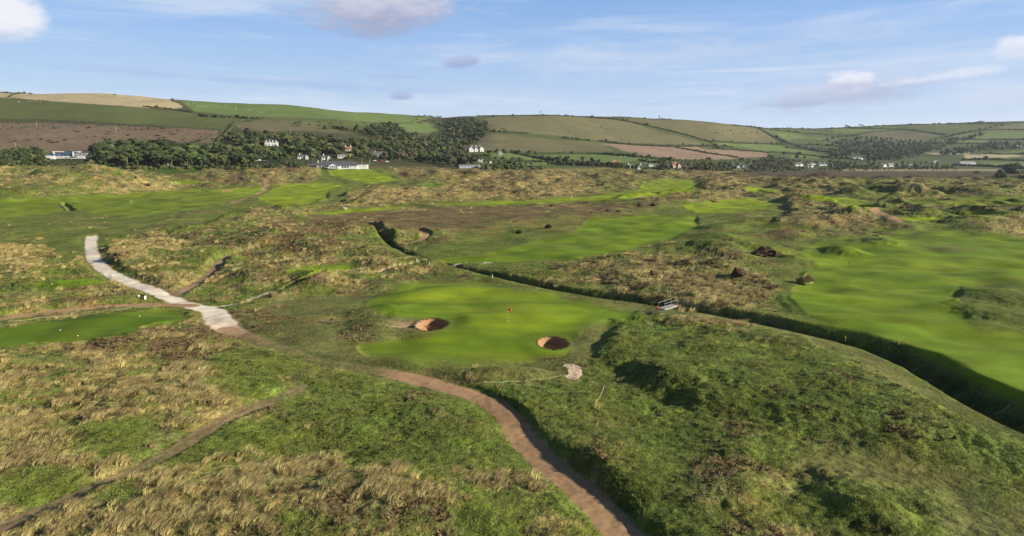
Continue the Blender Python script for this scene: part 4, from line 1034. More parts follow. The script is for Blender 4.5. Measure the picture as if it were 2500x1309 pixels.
# ---- grass tufts
def tuft(name, n, h, w, spread, lean, mat, seed, curl=.5, segs=3):
    r = random.Random(seed); m = MB()
    for _ in range(n):
        a = r.uniform(0, 2*PI); rr = spread*math.sqrt(r.random())*.5; bx, by = rr*math.cos(a), rr*math.sin(a)
        hh = h*r.uniform(.55, 1.1); oa = a + r.uniform(-.9, .9)
        lx, ly = math.cos(oa)*curl*hh*r.uniform(.3, 1) + lean*hh, math.sin(oa)*curl*hh*r.uniform(.3, 1)
        fa = r.uniform(0, PI); wx, wy = math.cos(fa)*w/2, math.sin(fa)*w/2
        vs = []
        for k in range(segs):
            u = k/segs; px, py, pz = bx + lx*u*u, by + ly*u*u, hh*(u - .18*u*u)
            ww = 1 - .55*u
            vs += [(px-wx*ww, py-wy*ww, pz), (px+wx*ww, py+wy*ww, pz)]
        vs.append((bx+lx, by+ly, hh*.82 - .12*abs(lean)*hh))
        fs = [(2*k, 2*k+1, 2*k+3, 2*k+2) for k in range(segs-1)] + [(2*segs-2, 2*segs-1, 2*segs)]
        m.add(vs, fs)
    return proto(name, m.mesh(name, mat))
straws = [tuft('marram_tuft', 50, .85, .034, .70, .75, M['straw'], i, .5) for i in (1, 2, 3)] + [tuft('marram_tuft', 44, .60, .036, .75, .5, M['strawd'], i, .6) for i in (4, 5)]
greens = [tuft('grass_tuft', 40, .24, .030, .75, .35, M['gblade'], i, .8, 2) for i in (11, 12, 13)] + [tuft('grass_tuft', 34, .28, .028, .7, .5, M['mixblade'], 14, .8, 2)]
browns = [tuft('bracken_tuft', 34, .34, .085, .70, .1, M['bblade'], i, 1.1, 2) for i in (21, 22, 23)]
def sample(n, d0, d1, seed):
    r = np.random.default_rng(seed); y = np.sqrt(r.uniform(d0*d0, d1*d1, n)); x = r.uniform(-.80, .80, n)*y
    return x, y, r
def nearest(arr, x, y):
    r = np.clip(np.round(np.interp(y, D, np.arange(NR))).astype(int), 0, NR-1); w = np.interp(y, D, Wd)
    c = np.clip(np.round(np.interp(x/w, TX, np.arange(NC))).astype(int), 0, NC-1); return arr[r, c]
tallm = np.clip(tall, 0, 1)*(1-ditch_m*.85)*(hm < .3)
clumpn = np.clip(.55 + .9*fbm(X/4.5, Y/4.5, 3, .6, 201), 0, 1.25)
clumpg = np.clip(.65 + .7*fbm(X/3.0, Y/3.0, 2, .6, 211), 0, 1.2)
def grow(name, n, d0, d1, wfield, protos, smin, smax, label, seed, thr=.35, tallmin=.3, sink=.06, hz=1.0):
    x, y, r = sample(n, d0, d1, seed)
    w = nearest(wfield, x, y)*nearest(tallm, x, y)
    keep = (w > r.uniform(thr*.5, 1.0, n)*thr*2.0)
    x, y = x[keep], y[keep]; z = ground_z(x, y) - sink; k = len(x)
    s_ = r.uniform(smin, smax, k); S = np.stack([s_, s_, s_*r.uniform(.8, 1.2, k)*hz], 1)
    rz = r.normal(.35, .55, k)
    return points_stuff(name, np.stack([x, y, z], 1), rz, S, r.integers(0, len(protos), k), protos, label), k
for a in (('marram_grass', 100000, 44, 110, (Wsw*.9+.07)*clumpn, straws, .35, 1.05, 'wind-swept pale marram grass covering the near rough', 1, .40),
          ('marram_grass', 80000, 110, 230, Wsw*clumpn, straws, .6, 1.35, 'pale marram grass on the middle distance rough', 2, .40),
          ('marram_grass', 65000, 230, 520, Wsw*clumpn, straws, .8, 1.6, 'pale marram grass on the dunes beyond', 3, .42),
          ('marram_grass', 50000, 500, 950, Wsw*clumpn, straws[2:], 1.2, 2.3, 'pale marram grass on the farthest dunes', 8, .42),
          ('rough_grass', 170000, 44, 100, np.clip(Wg + .5*Wb + .6*Wsw, 0, 1)*clumpg, greens, .3, .85, 'short green rough grass around the near green', 4, .45),
          ('rough_grass', 80000, 100, 200, np.clip(Wg + .3*Wsw, 0, 1)*clumpg, greens, .6, 1.2, 'green rough grass on the middle ground', 5, .50),
          ('dead_bracken', 45000, 44, 120, Wb*clumpg, browns, .5, 1.2, 'brown dead bracken and heather in the near rough', 6, .36),
          ('dead_bracken', 40000, 120, 320, Wb*clumpg, browns, 1.0, 2.2, 'brown dead bracken in the middle distance', 7, .40),
          ('dead_bracken', 40000, 320, 850, Wb*clumpg, browns, 1.8, 3.5, 'brown dead bracken on the far dunes', 9, .40)):
    o_, k_ = grow(*a)

# ---- lumpy foliage
import bmesh
_ico = {}
def ico(sub):
    if sub not in _ico:
        b = bmesh.new(); bmesh.ops.create_icosphere(b, subdivisions=sub, radius=1); b.verts.ensure_lookup_table()
        _ico[sub] = (np.array([v.co[:] for v in b.verts]), [tuple(v.index for v in f.verts) for f in b.faces]); b.free()
    return _ico[sub]
def lump(m, c, rad, r, sub=2, rough_=.28):
    V, F = ico(sub); n = len(V)
    k = 1 + rough_*np.array([r.uniform(-1, 1) for _ in range(n)])
    P = V*k[:, None]*np.array(rad) + np.array(c); m.add(P, F)
def leaves(m, c, rad, r, n, s):
    for _ in range(n):
        v = Vector((r.gauss(0, 1), r.gauss(0, 1), r.gauss(0, 1))).normalized()*r.uniform(.9, 1.22)
        p = Vector((c[0]+v.x*rad[0], c[1]+v.y*rad[1], c[2]+v.z*rad[2]))
        a = Vector((r.gauss(0, 1), r.gauss(0, 1), r.gauss(0, 1))).normalized(); b = a.orthogonal().normalized()
        m.add([p - a*s, p + b*s*.8, p + a*s, p - b*s*.8], [(0, 1, 2, 3)])
def crown(kind, seed):
    r = random.Random(seed); m = MB()
    if kind == 'round':        # crown of a tree about 1 unit of 10 m high
        for _ in range(15):
            a = r.uniform(0, 2*PI); q = r.uniform(0, .30); zz = r.uniform(.38, .82); q *= 1.15 - abs(zz-.58)*1.8
            rr = r.uniform(.12, .20); c = (math.cos(a)*q, math.sin(a)*q, zz); lump(m, c, (rr, rr, rr*.8), r); leaves(m, c, (rr, rr, rr*.8), r, 10, .035)
    elif kind == 'pine':
        for _ in range(12):
            a = r.uniform(0, 2*PI); q = r.uniform(.05, .36); zz = r.uniform(.62, .92)
            rr = r.uniform(.12, .19); c = (math.cos(a)*q, math.sin(a)*q, zz); lump(m, c, (rr, rr, rr*.45), r); leaves(m, c, (rr, rr, rr*.5), r, 12, .04)
    elif kind == 'bush':
        for _ in range(11):
            a = r.uniform(0, 2*PI); q = r.uniform(0, .38); rr = r.uniform(.14, .24); c = (math.cos(a)*q, math.sin(a)*q, r.uniform(.10, .42)*(1.3-q*1.6))
            lump(m, c, (rr, rr, rr*.8), r); leaves(m, c, (rr, rr, rr*.8), r, 10, .04)
    elif kind == 'wind':       # swept over by the wind
        for k in range(11):
            u = r.random(); rr = .10 + .10*(1-abs(u-.4)); c = (-.15 + u*.75, r.uniform(-.18, .18), .42 + .28*u + r.uniform(-.06, .06))
            lump(m, c, (rr*1.2, rr, rr*.55), r); leaves(m, c, (rr, rr, rr*.5), r, 8, .035)
    return m
KINDS = {}
def get_kind(kind, seed, fol, bark_='bark'):
    key = (kind, seed, fol, bark_)
    if key in KINDS: return KINDS[key]
    m = crown(kind, seed); cm = m.mesh('crown', M[fol]); t = MB()
    if kind == 'round': t.tube([(0, 0, -.04), (.005, 0, .25), (.02, .01, .55)], [.035, .028, .012], 6); t.tube([(.005, 0, .27), (.14, .05, .5)], [.018, .008], 5); t.tube([(.005, 0, .24), (-.13, -.04, .48)], [.018, .008], 5)
    elif kind == 'pine': t.tube([(0, 0, -.04), (.01, 0, .4), (.03, .01, .78)], [.026, .02, .01], 6); t.tube([(.01, 0, .5), (.18, .05, .72)], [.012, .006], 5); t.tube([(.01, 0, .46), (-.18, -.04, .70)], [.012, .006], 5)
    elif kind == 'bush': t.tube([(0, 0, -.04), (.02, 0, .2)], [.05, .03], 6)
    else: t.tube([(0, 0, -.04), (.0, 0, .2), (.10, 0, .45)], [.03, .025, .012], 6); t.tube([(.0, 0, .2), (-.08, .05, .42)], [.018, .008], 5)
    KINDS[key] = (cm, t.mesh('trunk', M[bark_])); return KINDS[key]
NTREE = [0]
def tree(x, y, z, h, wid, kind, seed, fol, label, cat='tree', group=None, name=None, rz=None, bark_='bark'):
    cm, tm = get_kind(kind, seed, fol, bark_)
    o = thing(name or {'round': 'tree', 'pine': 'pine_tree', 'bush': 'bush', 'wind': 'hawthorn_tree'}[kind], label, cat, (x, y, z), random.uniform(0, 6.28) if rz is None else rz, group)
    o.scale = (wid, wid, h)
    for nm, me in (('crown', cm), ('trunk', tm)):
        c = bpy.data.objects.new(nm, me); C.objects.link(c); c.parent = o
    NTREE[0] += 1; return o
def whole(kind, seed, fol):
    """crown and trunk in one mesh, for the woods that are one mass"""
    cm, tm = get_kind(kind, seed, fol); m = MB()
    for me in (cm, tm): m.add([v.co[:] for v in me.vertices], [tuple(p.vertices) for p in me.polygons])
    me = m.mesh('wood_tree', M[fol]); me.materials.append(M['bark'])
    nf = len(cm.polygons)
    mi = np.zeros(len(me.polygons), np.int32); mi[nf:] = 1; me.polygons.foreach_set('material_index', mi)
    return proto('wood_tree', me)
def in_poly(px, py, poly): return bool(poly_sd(np.array([px]), np.array([py]), poly)[0] > 0)
def fill(poly, sx_, sy_, seed):
    r = random.Random(seed); P = np.array(poly, float); out = []
    y = P[:, 1].min()
    while y < P[:, 1].max():
        x = P[:, 0].min() + r.random()*sx_
        while x < P[:, 0].max():
            qx, qy = x + r.uniform(-.5, .5)*sx_, y + r.uniform(-.6, .6)*sy_
            out.append((qx, qy)); x += sx_
        y += sy_
    A = np.array(out); m = poly_sd(A[:, 0], A[:, 1], poly) > 0
    return [tuple(a) for a in A[m]]
clear = []          # picture areas kept free for houses: (x0, x1, y0, y1)
CLEARS = [(118,216,362,392),(640,690,344,360),(706,758,378,390),(782,812,380,392),(755,900,388,416),(840,864,356,372),(1145,1187,355,373),(1165,1184,386,396),(1525,1602,396,414),(1640,1668,396,412),(2076,2112,378,392),(2330,2400,390,404),(2150,2185,396,408),(908,945,366,386),(618,650,386,396),(1936,1966,396,406),(1968,1990,398,410),(1995,2024,396,408),(1788,1830,402,412)]
def wood(name, poly, sx_, sy_, h0, h1, mix, label, seed, dmin=560):
    r = random.Random(seed); pr = [whole(k, s, f) for k, s, f in mix]; P = []; S = []
    for px, py in fill(poly, sx_, sy_, seed):
        x, y, z = hitfar(px, py + (2 if py < 300 else 4), dmin)
        h = r.uniform(h0*.75, h1*1.15)
        top = py - h/y*FPX
        if any(x0-3 < px < x1+3 and py > y0 and top < y1 - 4 for x0, x1, y0, y1 in CLEARS): h = min(h, max(2.0, (py - min(y1 for x0, x1, y0, y1 in CLEARS if x0-3 < px < x1+3 and py > y0 and top < y1-4) + 2)*y/FPX))
        P.append((x, y, z - .3)); w = h*r.uniform(.9, 1.35); S.append((w, w, h))
    n = len(P); rr = np.random.default_rng(seed)
    return points_stuff(name, P, rr.uniform(0, 6.28, n), S, rr.integers(0, len(pr), n), pr, label), n
MIXD = [('round', 1, 'fol_dark'), ('round', 2, 'fol_dark'), ('round', 3, 'fol_mid'), ('pine', 4, 'fol_dark'), ('round', 5, 'fol_olive')]
MIXL = [('round', 1, 'fol_mid'), ('round', 2, 'fol_dark'), ('round', 3, 'fol_olive'), ('round', 6, 'fol_brown'), ('bush', 7, 'fol_mid')]
MIXB = [('bush', 1, 'fol_dark'), ('bush', 2, 'fol_mid'), ('bush', 3, 'fol_olive'), ('round', 4, 'fol_dark')]
MIXV = [('round', 1, 'fol_blue'), ('round', 2, 'fol_blue'), ('round', 3, 'fol_dark'), ('round', 5, 'fol_olive'), ('round', 6, 'fol_mid')]
cnt = 0
for a in (('scrub_wood', [(-60,372),(0,366),(40,360),(125,366),(128,384),(215,388),(245,380),(262,398),(150,400),(0,404),(-60,404)], 7, 3.0, 3.5, 7, MIXB, 'low dark scrub wood round the modern white house on the left', 1),
          ('pine_wood', [(226,372),(255,362),(330,358),(420,362),(500,366),(560,364),(610,366),(640,376),(640,392),(600,404),(480,406),(330,404),(250,398)], 9, 3.8, 6.5, 11.5, MIXD, 'dark pine and holm oak wood below the brown hillside', 2),
          ('hill_wood', [(555,338),(580,326),(640,330),(760,336),(850,345),(935,352),(1000,352),(1100,358),(1180,366),(1200,384),(1160,405),(1080,398),(1000,390),(905,386),(750,388),(640,386),(600,366)], 9, 3.8, 6, 10.5, MIXD+MIXL, 'mixed wood climbing the hill behind the clubhouse', 3),
          ('combe_wood', [(905,306),(945,302),(985,312),(975,325),(1040,334),(1090,332),(1098,318),(1060,300),(1100,296),(1150,292),(1188,298),(1192,325),(1165,350),(1100,362),(1000,356),(930,340),(890,325)], 7, 3.0, 6, 11, MIXD+MIXL, 'dark wood filling the steep combe in the hills', 4, 1000),
          ('gorse_band', [(0,288),(100,290),(350,304),(560,317),(540,330),(380,318),(150,305),(90,312),(0,318)], 9, 3.0, 1.2, 2.6, [('bush', 1, 'fol_dark'), ('bush', 2, 'fol_brown')], 'dark gorse band along the foot of the upper left fields', 5, 800),
          ('village_wood', [(1335,402),(1400,396),(1452,402),(1520,410),(1640,412),(1750,410),(1900,400),(1960,398),(2000,402),(2110,402),(2200,405),(2320,405),(2340,412),(2000,414),(1700,420),(1500,420),(1400,412)], 7, 2.6, 4, 8, MIXL, 'low trees and bushes among the village houses at the foot of the hills', 6, 1000),
          ('far_wood', [(2025,352),(2060,342),(2140,340),(2200,350),(2262,350),(2290,345),(2330,338),(2400,322),(2412,326),(2345,346),(2310,356),(2300,366),(2260,372),(2240,384),(2180,390),(2100,394),(2040,386),(2010,376),(2060,366)], 9, 3.4, 9, 14, MIXV, 'large bluish wood in the valley of the right hand hills', 7, 1400),
          ('far_wood', [(2400,350),(2440,346),(2560,352),(2560,362),(2420,366),(2350,376),(2290,380),(2310,366)], 10, 3.6, 8, 13, MIXV, 'grey green wood beside the pale fields at the right edge', 8, 1400),
          ('lane_wood', [(1700,404),(1830,398),(1870,384),(1880,378),(1930,392),(1990,396),(2060,394),(2080,386),(2110,392),(2060,404),(1850,412),(1700,412)], 7, 2.6, 5, 9, MIXL, 'scattered lane side trees below the small right hand fields', 9, 1200),
          ('marsh_scrub', [(1890,438),(1960,436),(2090,436),(2110,442),(2080,446),(1960,446),(1890,444)], 8, 2.5, 2.0, 3.5, MIXB, 'dark scrub band between the right hand dunes and the marsh', 10, 600),
          ('foot_scrub', [(1185,392),(1240,396),(1340,408),(1300,412),(1160,412),(1150,404)], 7, 3, 3, 6, MIXB, 'dark scrub below the white gabled house', 11, 800),
          ('foot_scrub', [(240,398),(330,402),(480,404),(620,400),(700,392),(752,398),(740,406),(640,410),(520,412),(420,410),(330,412),(250,406)], 8, 3, 2.5, 5, MIXB, 'olive and brown scrub along the foot of the pine wood', 12, 620)):
    o_, n_ = wood(*a); cnt += n_
print('wood trees', cnt)
# individually placed trees, nearest and most visible ones
def row(pts, kind, fols, h0, h1, label, group, cat='tree', name=None, dmin=560, wid=(.9, 1.3), bark_='bark'):
    for i, (px, py) in enumerate(pts):
        x, y, z = hitfar(px, py, dmin); h = random.uniform(h0, h1)
        tree(x, y, z-.2, h, h*random.uniform(*wid), kind, random.choice((1, 2, 3, 4)), random.choice(fols), label, cat, group, name, bark_=bark_)
def along(pts, step, jx=2, jy=1.2):
    P = smooth_line(pts, 12); out = []; acc = 0
    for a, b in zip(P[:-1], P[1:]):
        L_ = math.hypot(*(b-a))
        while acc < L_: q = a + (b-a)*acc/L_; out.append((q[0]+random.uniform(-jx, jx), q[1]+random.uniform(-jy, jy))); acc += step
        acc -= L_
    return out
row(along([(330,405),(400,409),(480,408),(560,404)], 10), 'pine', ['fol_dark','fol_mid'], 9, 13, 'tall pine with bare pale trunk along the front of the dark wood', 'pines along the front of the left wood', name='pine_tree', bark_='palebark')
row(along([(232,380),(260,366),(330,362),(420,366)], 11), 'pine', ['fol_dark'], 10, 13, 'dark spreading pine standing up against the brown hillside', 'dark pines against the brown hillside')
row([(634,380),(676,382),(648,384)], 'pine', ['fol_mid'], 12, 14, 'slim pine with small pale green head left of the white cottage', 'slim pale headed pines')
row(along([(560,398),(620,398),(700,396)], 14), 'round', ['fol_mid','fol_dark'], 7, 10, 'round green tree between the pine wood and the clubhouse', 'round trees left of the clubhouse')
row(along([(905,394),(960,392),(1010,390),(1060,396),(1110,404),(1140,408)], 12), 'round', ['fol_olive','fol_dark','fol_mid','fol_brown'], 8, 12, 'broad leafed tree on the edge of the wood right of the clubhouse', 'trees on the wood edge right of the clubhouse')
row(along([(1180,400),(1240,402),(1300,406)], 13), 'round', ['fol_mid','fol_dark'], 4, 7, 'small round tree in the scrub below the white gabled house', 'small trees below the gabled house')
row(along([(700,352),(800,352),(900,352),(1000,360),(1100,364)], 16), 'round', ['fol_mid','fol_dark','fol_olive'], 8, 12, 'leafy tree high in the wood behind the clubhouse', 'trees high in the hill wood')
row(along([(1340,406),(1400,402),(1450,404),(1500,412),(1560,416)], 12), 'round', ['fol_dark','fol_mid'], 6, 10, 'dark round tree left of the white village cottages', 'trees left of the village cottages')
row(along([(1680,412),(1740,410),(1800,414)], 13), 'round', ['fol_dark','fol_olive'], 5, 8, 'low tree beside the pink house', 'low trees beside the pink house')
row([(1366,398),(1385,396),(1422,396),(1445,398)], 'round', ['fol_mid','fol_dark'], 9, 12, 'big round tree standing in the green field left of the village', 'big field trees left of the village')
row([(1914,380),(1964,390),(2008,390),(2032,392),(1945,389),(1888,402),(1870,400)], 'round', ['fol_dark','fol_mid'], 9, 12, 'single round tree among the small fields above the village', 'single trees in the small right hand fields')
row(along([(2120,402),(2200,404),(2290,404)], 14), 'round', ['fol_mid','fol_blue','fol_olive'], 6, 10, 'tree behind the pale reed bed', 'trees behind the reed bed')
row(along([(2020,345),(2060,338),(2120,340),(2190,346),(2250,350)], 12), 'round', ['fol_blue','fol_dark'], 9, 13, 'tree along the upper edge of the valley wood on the right', 'trees on the upper edge of the right wood', dmin=1600)
row(along([(2270,350),(2330,334),(2400,318),(2460,306)], 14), 'round', ['fol_blue','fol_dark'], 9, 13, 'tree climbing the hedge line up the right hand hill', 'trees climbing the right hand hill', dmin=1600)
row(along([(1012,287),(1040,287),(1075,288)], 6), 'wind', ['fol_dark'], 6, 9, 'dark windswept tree on the ridge above the combe', 'ridge trees above the combe', name='ridge_tree', dmin=1500)
def single(px, py, kind, fol, h, w, label, cat='tree', name=None, dmin=560, seed=3, rz=None, bark_='bark', near=False):
    x, y, z = hit(px, py) if near else hitfar(px, py, dmin)
    return tree(x, y, z-.05*h*.3, h, w, kind, seed, fol, label, cat, None, name, rz, bark_)
single(852, 391, 'round', 'fol_yellow', 8, 8, 'bright yellow green tree standing just behind the clubhouse roof')
single(1083, 372, 'round', 'fol_yellow', 9, 11, 'yellow green tree in the wood left of the white gabled house')
single(1010, 388, 'round', 'fol_olive', 12, 15, 'spreading olive tree with a pale forked trunk right of the clubhouse', bark_='palebark')
single(252, 402, 'bush', 'fol_yellow', 4, 7, 'bright yellow green bush in front of the pine wood', 'bush')
single(312, 408, 'pine', 'fol_mid', 14, 9, 'single tall pine at the left end of the wood edge', name='pine_tree', bark_='palebark')
single(2072, 313, 'wind', 'fol_dark', 16, 22, 'windswept tree on the skyline at the left of the right hand ridge', dmin=2000, rz=PI, name='ridge_tree')
single(2106, 309, 'wind', 'fol_dark', 12, 26, 'second low windswept tree on the right hand skyline', dmin=2000, rz=PI, name='ridge_tree')
single(2384, 303, 'wind', 'fol_dark', 16, 38, 'wide windswept tree clump standing on the far right skyline', dmin=2000, rz=0, name='ridge_tree')
single(2366, 303, 'bush', 'fol_dark', 12, 26, 'dark bush on the skyline beside the wide windswept clump', 'bush', dmin=2000)
single(279, 232, 'bush', 'fol_dark', 3.0, 7, 'small dark bush alone on the upper left skyline', 'bush', dmin=1200)
single(73, 225, 'bush', 'fol_dark', 3.5, 12, 'low dark bush at the end of the skyline hedge on the far left', 'bush', dmin=1200)
single(1480, 348, 'round', 'fol_dark', 9, 11, 'round tree in the hedge between the pale hill and the ploughed field', dmin=1000)
single(2385, 424, 'bush', 'fol_mid', 7, 14, 'round bush standing on the far pale marsh edge', 'bush', dmin=900)
single(2434, 438, 'round', 'fol_dark', 7, 8, 'dark tree at the edge of the right hand dunes', dmin=700)
for (px, py, w, h, lb) in ((1269, 570, 2.9, 2.4, 'left of two dark round bushes on the yellow turf of the middle fairway'), (1341, 557, 3.2, 2.9, 'right of two dark round bushes on the yellow turf of the middle fairway'),
     (1866, 627, 8.5, 4.6, 'largest dark thorn bush on the dune left of the right fairway'), (1805, 676, 4.0, 3.6, 'dark thorn bush below the largest one, in the straw rough'),
     (1590, 676, 1.5, 2.4, 'thin dark upright bush in the pale rough beyond the ditch'), (1562, 503, 3.5, 2.5, 'small dark bush near the long pale fairway, left one'), (1594, 502, 3.3, 2.5, 'small dark bush near the long pale fairway, right one'),
     (1348, 504, 2.6, 1.8, 'tiny dark bush on the brown flat in the centre'), (1484, 516, 2.4, 1.9, 'tiny dark bush at the left of the middle fairway end'), (1510, 518, 2.4, 1.9, 'tiny dark bush just right of another above the middle fairway'),
     (331, 437, 2.4, 3.0, 'dark bush silhouetted on the right shoulder of the big left dune'), (362, 455, 5.0, 3.4, 'dark bush at the right foot of the big left dune')):
    single(px, py, 'bush', 'twig', h, w, lb, 'bush', near=True, seed=hash(lb) % 4 + 1 if False else (px % 4) + 1, name='thorn_bush')
# single big marram clump on the right
x, y, z = hit(1962, 693); rnd = random.Random(5)
t = thing('marram_clump', 'lone tall marram clump with pale top at the edge of the right fairway', 'grass clump', (x, y, z))
m = MB(); lump(m, (0, 0, .35), (1.7, 1.3, .8), rnd, 2, .25); m.build('base', M['gblade'], t, True)
m = MB()
for _ in range(260):
    a = rnd.uniform(0, 6.28); q = rnd.uniform(0, 1.5); h = rnd.uniform(1.0, 2.1)*(1.1-q*.3); bx_, by2 = math.cos(a)*q, math.sin(a)*q*.8
    fx, fy = math.cos(a)*.6 + .5, math.sin(a)*.5; m.add([(bx_-.03, by2, .3), (bx_+.03, by2, .3), (bx_+fx*.4+.02, by2+fy*.4, h*.8), (bx_+fx, by2+fy, h)], [(0, 1, 2), (0, 2, 3)])
tag(m.build('blades', M['straw'], t), kind='stuff')

# ---- hedges
HEDGES = [
 ([(1165,283),(1240,283),(1330,282),(1420,285),(1500,290)], 2.2, 'dark hedge along the crest of the big pale hill', 1500),
 ([(1440,287),(1500,292),(1550,300),(1620,316),(1680,331),(1740,350)], 3.2, 'dark hedge slanting down between the two pale hills', 1300),
 ([(1480,288),(1560,289),(1640,291)], 2.2, 'thin skyline hedge left of the hut with the mast', 1700),
 ([(1180,321),(1205,322),(1250,324),(1290,327)], 3.0, 'short hedge at the left of the pale hill slope', 1200),
 ([(1372,337),(1400,340),(1440,344)], 4.0, 'short dark hedge in the middle of the pale hill slope', 1100),
 ([(1462,345),(1500,350),(1560,355),(1640,358),(1730,357),(1790,360)], 4.2, 'long hedge above the ploughed field', 1100),
 ([(1650,360),(1690,367),(1740,376),(1800,384)], 2.8, 'narrow hedge dividing the two ploughed fields', 1100),
 ([(1190,371),(1240,374),(1320,377),(1400,376),(1480,377)], 3.4, 'hedge below the olive slope above the green fields', 900),
 ([(1480,377),(1540,382),(1600,388),(1660,394),(1760,396),(1880,396)], 4.4, 'thick hedge under the ploughed field', 1000),
 ([(1250,372),(1290,382),(1340,391),(1398,397)], 4.0, 'dark hedge slanting between the two green fields', 900),
 ([(1180,391),(1240,393),(1335,396)], 3.2, 'hedge above the narrow green strip field', 900),
 ([(1560,392),(1620,400),(1720,404),(1880,405)], 4.4, 'hedge above the pink house', 1000),
 ([(1850,313),(1890,335),(1930,352),(1990,368),(2050,374)], 4.4, 'dark hedge falling from the ridge down the right hand hill edge', 1500),
 ([(1720,344),(1790,349),(1880,352),(1930,354)], 3.6, 'hedge under the right olive hill', 1300),
 ([(1790,306),(1840,311),(1900,314),(2000,315),(2070,313)], 3.0, 'skyline hedge where the ridge dips', 2000),
 ([(2070,312),(2180,306),(2300,303),(2420,302),(2560,296)], 3.0, 'skyline hedge along the right hand ridge', 2400),
 ([(1880,317),(1960,325),(2040,330),(2100,331)], 3.4, 'hedge across the upper right fields', 1900),
 ([(2060,313),(2180,315),(2240,320),(2310,330)], 3.6, 'dark hedge curving through the upper right fields', 2200),
 ([(2080,330),(2130,322),(2190,317)], 2.4, 'thin hedge rising to the right ridge from the wood', 2000),
 ([(2300,336),(2400,318),(2500,317),(2580,318)], 3.4, 'hedge between the upper fields at the right edge', 2000),
 ([(2320,340),(2420,341),(2580,342)], 3.8, 'level hedge below the bright field at the right edge', 1900),
 ([(2280,352),(2380,351),(2450,352)], 3.6, 'hedge under the narrow green strip on the right', 1700),
 ([(1880,352),(1960,354),(2050,356),(2080,358)], 3.4, 'hedge between the middle right fields', 1600),
 ([(1920,361),(2000,364),(2080,370),(2120,374)], 5.0, 'thick hedge above the single trees on the right', 1500),
 ([(1880,371),(1960,378),(2060,388),(2100,390)], 3.4, 'hedge under the long green field above the village', 1400),
 ([(1740,362),(1800,367),(1880,373)], 3.2, 'hedge along the upper edge of the right ploughed field', 1300),
 ([(2400,376),(2500,376),(2600,375)], 3.2, 'hedge beneath the bright triangular field at the right edge', 1500),
 ([(2350,390),(2420,390),(2520,394),(2600,392)], 4.5, 'thick dark hedge beside the long grey barn', 1300),
 ([(2330,405),(2420,407),(2500,412),(2600,414)], 5.0, 'dark hedge above the pale reed bed at the right', 1200),
 ([(2440,424),(2500,424),(2600,424)], 6.0, 'dark thicket at the right edge of the marsh', 900),
 ([(2440,438),(2500,438),(2600,438)], 4.0, 'dark low scrub at the right edge below the marsh', 750),
 ([(0,224),(30,224),(62,225)], 2.2, 'skyline hedge at the far upper left', 1300),
 ([(0,240),(20,239),(30,232),(60,227)], 1.8, 'short hedge dropping from the upper left skyline', 1200),
 ([(352,261),(400,265),(440,270),(470,275)], 2.4, 'dark hedge along the lower edge of the tan field', 1100),
 ([(488,281),(500,284),(508,285)], 4.0, 'small dark thicket at the end of the tan field hedge', 1100),
 ([(520,286),(580,287),(610,290),(640,290)], 4.0, 'row of dark bushes on the brow of the left hill', 1000),
 ([(718,303),(735,302)], 4.0, 'small clump of dark bushes on the green left hill slope', 1000),
 ([(595,293),(575,304),(562,316),(548,332),(530,346)], 3.2, 'dark hedge falling from the brow to the wood', 850),
 ([(420,240),(421,246)], 2.0, 'short upright hedge where the tan and bright green fields meet', 1300),
 ([(795,316),(815,313),(850,318),(900,320)], 5.0, 'dark hedge bushes where the green slope meets the hill wood', 1000),
]
V1, F1 = ico(1); hr = np.random.default_rng(3)
for pts, h, lb, dmin in HEDGES:
    h *= 1.3
    W3 = [hitfar(px, py + .6, dmin) for px, py in smooth_line(pts, 5)]
    m = MB(); acc = 0.0
    for a, b in zip(W3[:-1], W3[1:]):
        a, b = np.array(a), np.array(b); L_ = np.linalg.norm((b-a)[:2])
        if L_ > 400: continue
        stp = max(1.6, h*.42)
        while acc < L_:
            q = a + (b-a)*acc/L_; q = np.array([q[0] + hr.normal(0, .5), q[1] + hr.normal(0, .8), 0]); q[2] = gz(q[0], q[1])
            hh = h*hr.uniform(.30, .62)*(1.9 if hr.random() < .05 else 1)
            P = V1*(1 + .30*hr.uniform(-1, 1, (len(V1), 1)))*np.array([hh*1.25, hh*1.1, hh]) + q + np.array([0, 0, hh*.6])
            m.add(P, F1); acc += stp
        acc -= L_
    if m.v:
        o = m.build('hedge', M['hedge']); tag(o, lb, 'hedge', None)
# gorse scattered on hills
gr = np.random.default_rng(12); gp = []; 
for (x0, x1, y0, y1, n) in ((1730,1860,316,328,26),(1880,2080,318,334,40),(1900,2060,340,352,30),(0,540,312,350,60),(700,960,292,310,14),(1000,1060,292,302,16),(1190,1500,300,330,8)):
    for _ in range(n):
        x, y, z = hitfar(gr.uniform(x0, x1), gr.uniform(y0, y1), 900); gp.append((x, y, z-.2))
n = len(gp); s_ = gr.uniform(1.5, 4.2, n); pr = [whole('bush', 1, 'fol_brown'), whole('bush', 2, 'fol_dark')]
points_stuff('hill_scrub', gp, gr.uniform(0, 6, n), np.stack([s_*2.2, s_*1.6, s_], 1), gr.integers(0, 2, n), pr, 'scattered gorse and scrub on the hill slopes')
# loose stones and chips
cm_ = MB(); 
V_, F_ = ico(1); cm_.add(V_*np.array([.09, .06, .03]), F_); chipp = proto('wood_chip', cm_.mesh('wood_chip', M['chipc']))
n = 5200; u = hr.uniform(-2.2, 2.2, n) + CHIP[0]; v = hr.uniform(-3.6, 3.6, n) + CHIP[1]
k = nearest(chip, u, v) > .5; u, v = u[k], v[k]; n = len(u); s_ = hr.uniform(.6, 1.8, n)
points_stuff('wood_chips', np.stack([u, v, ground_z(u, v) + .02], 1), hr.uniform(0, 6, n), np.stack([s_]*3, 1), np.zeros(n), [chipp], 'pale wood chips heaped in a crescent beside the grassy bank', tilt=(hr.normal(0, .4, n), hr.normal(0, .4, n)))
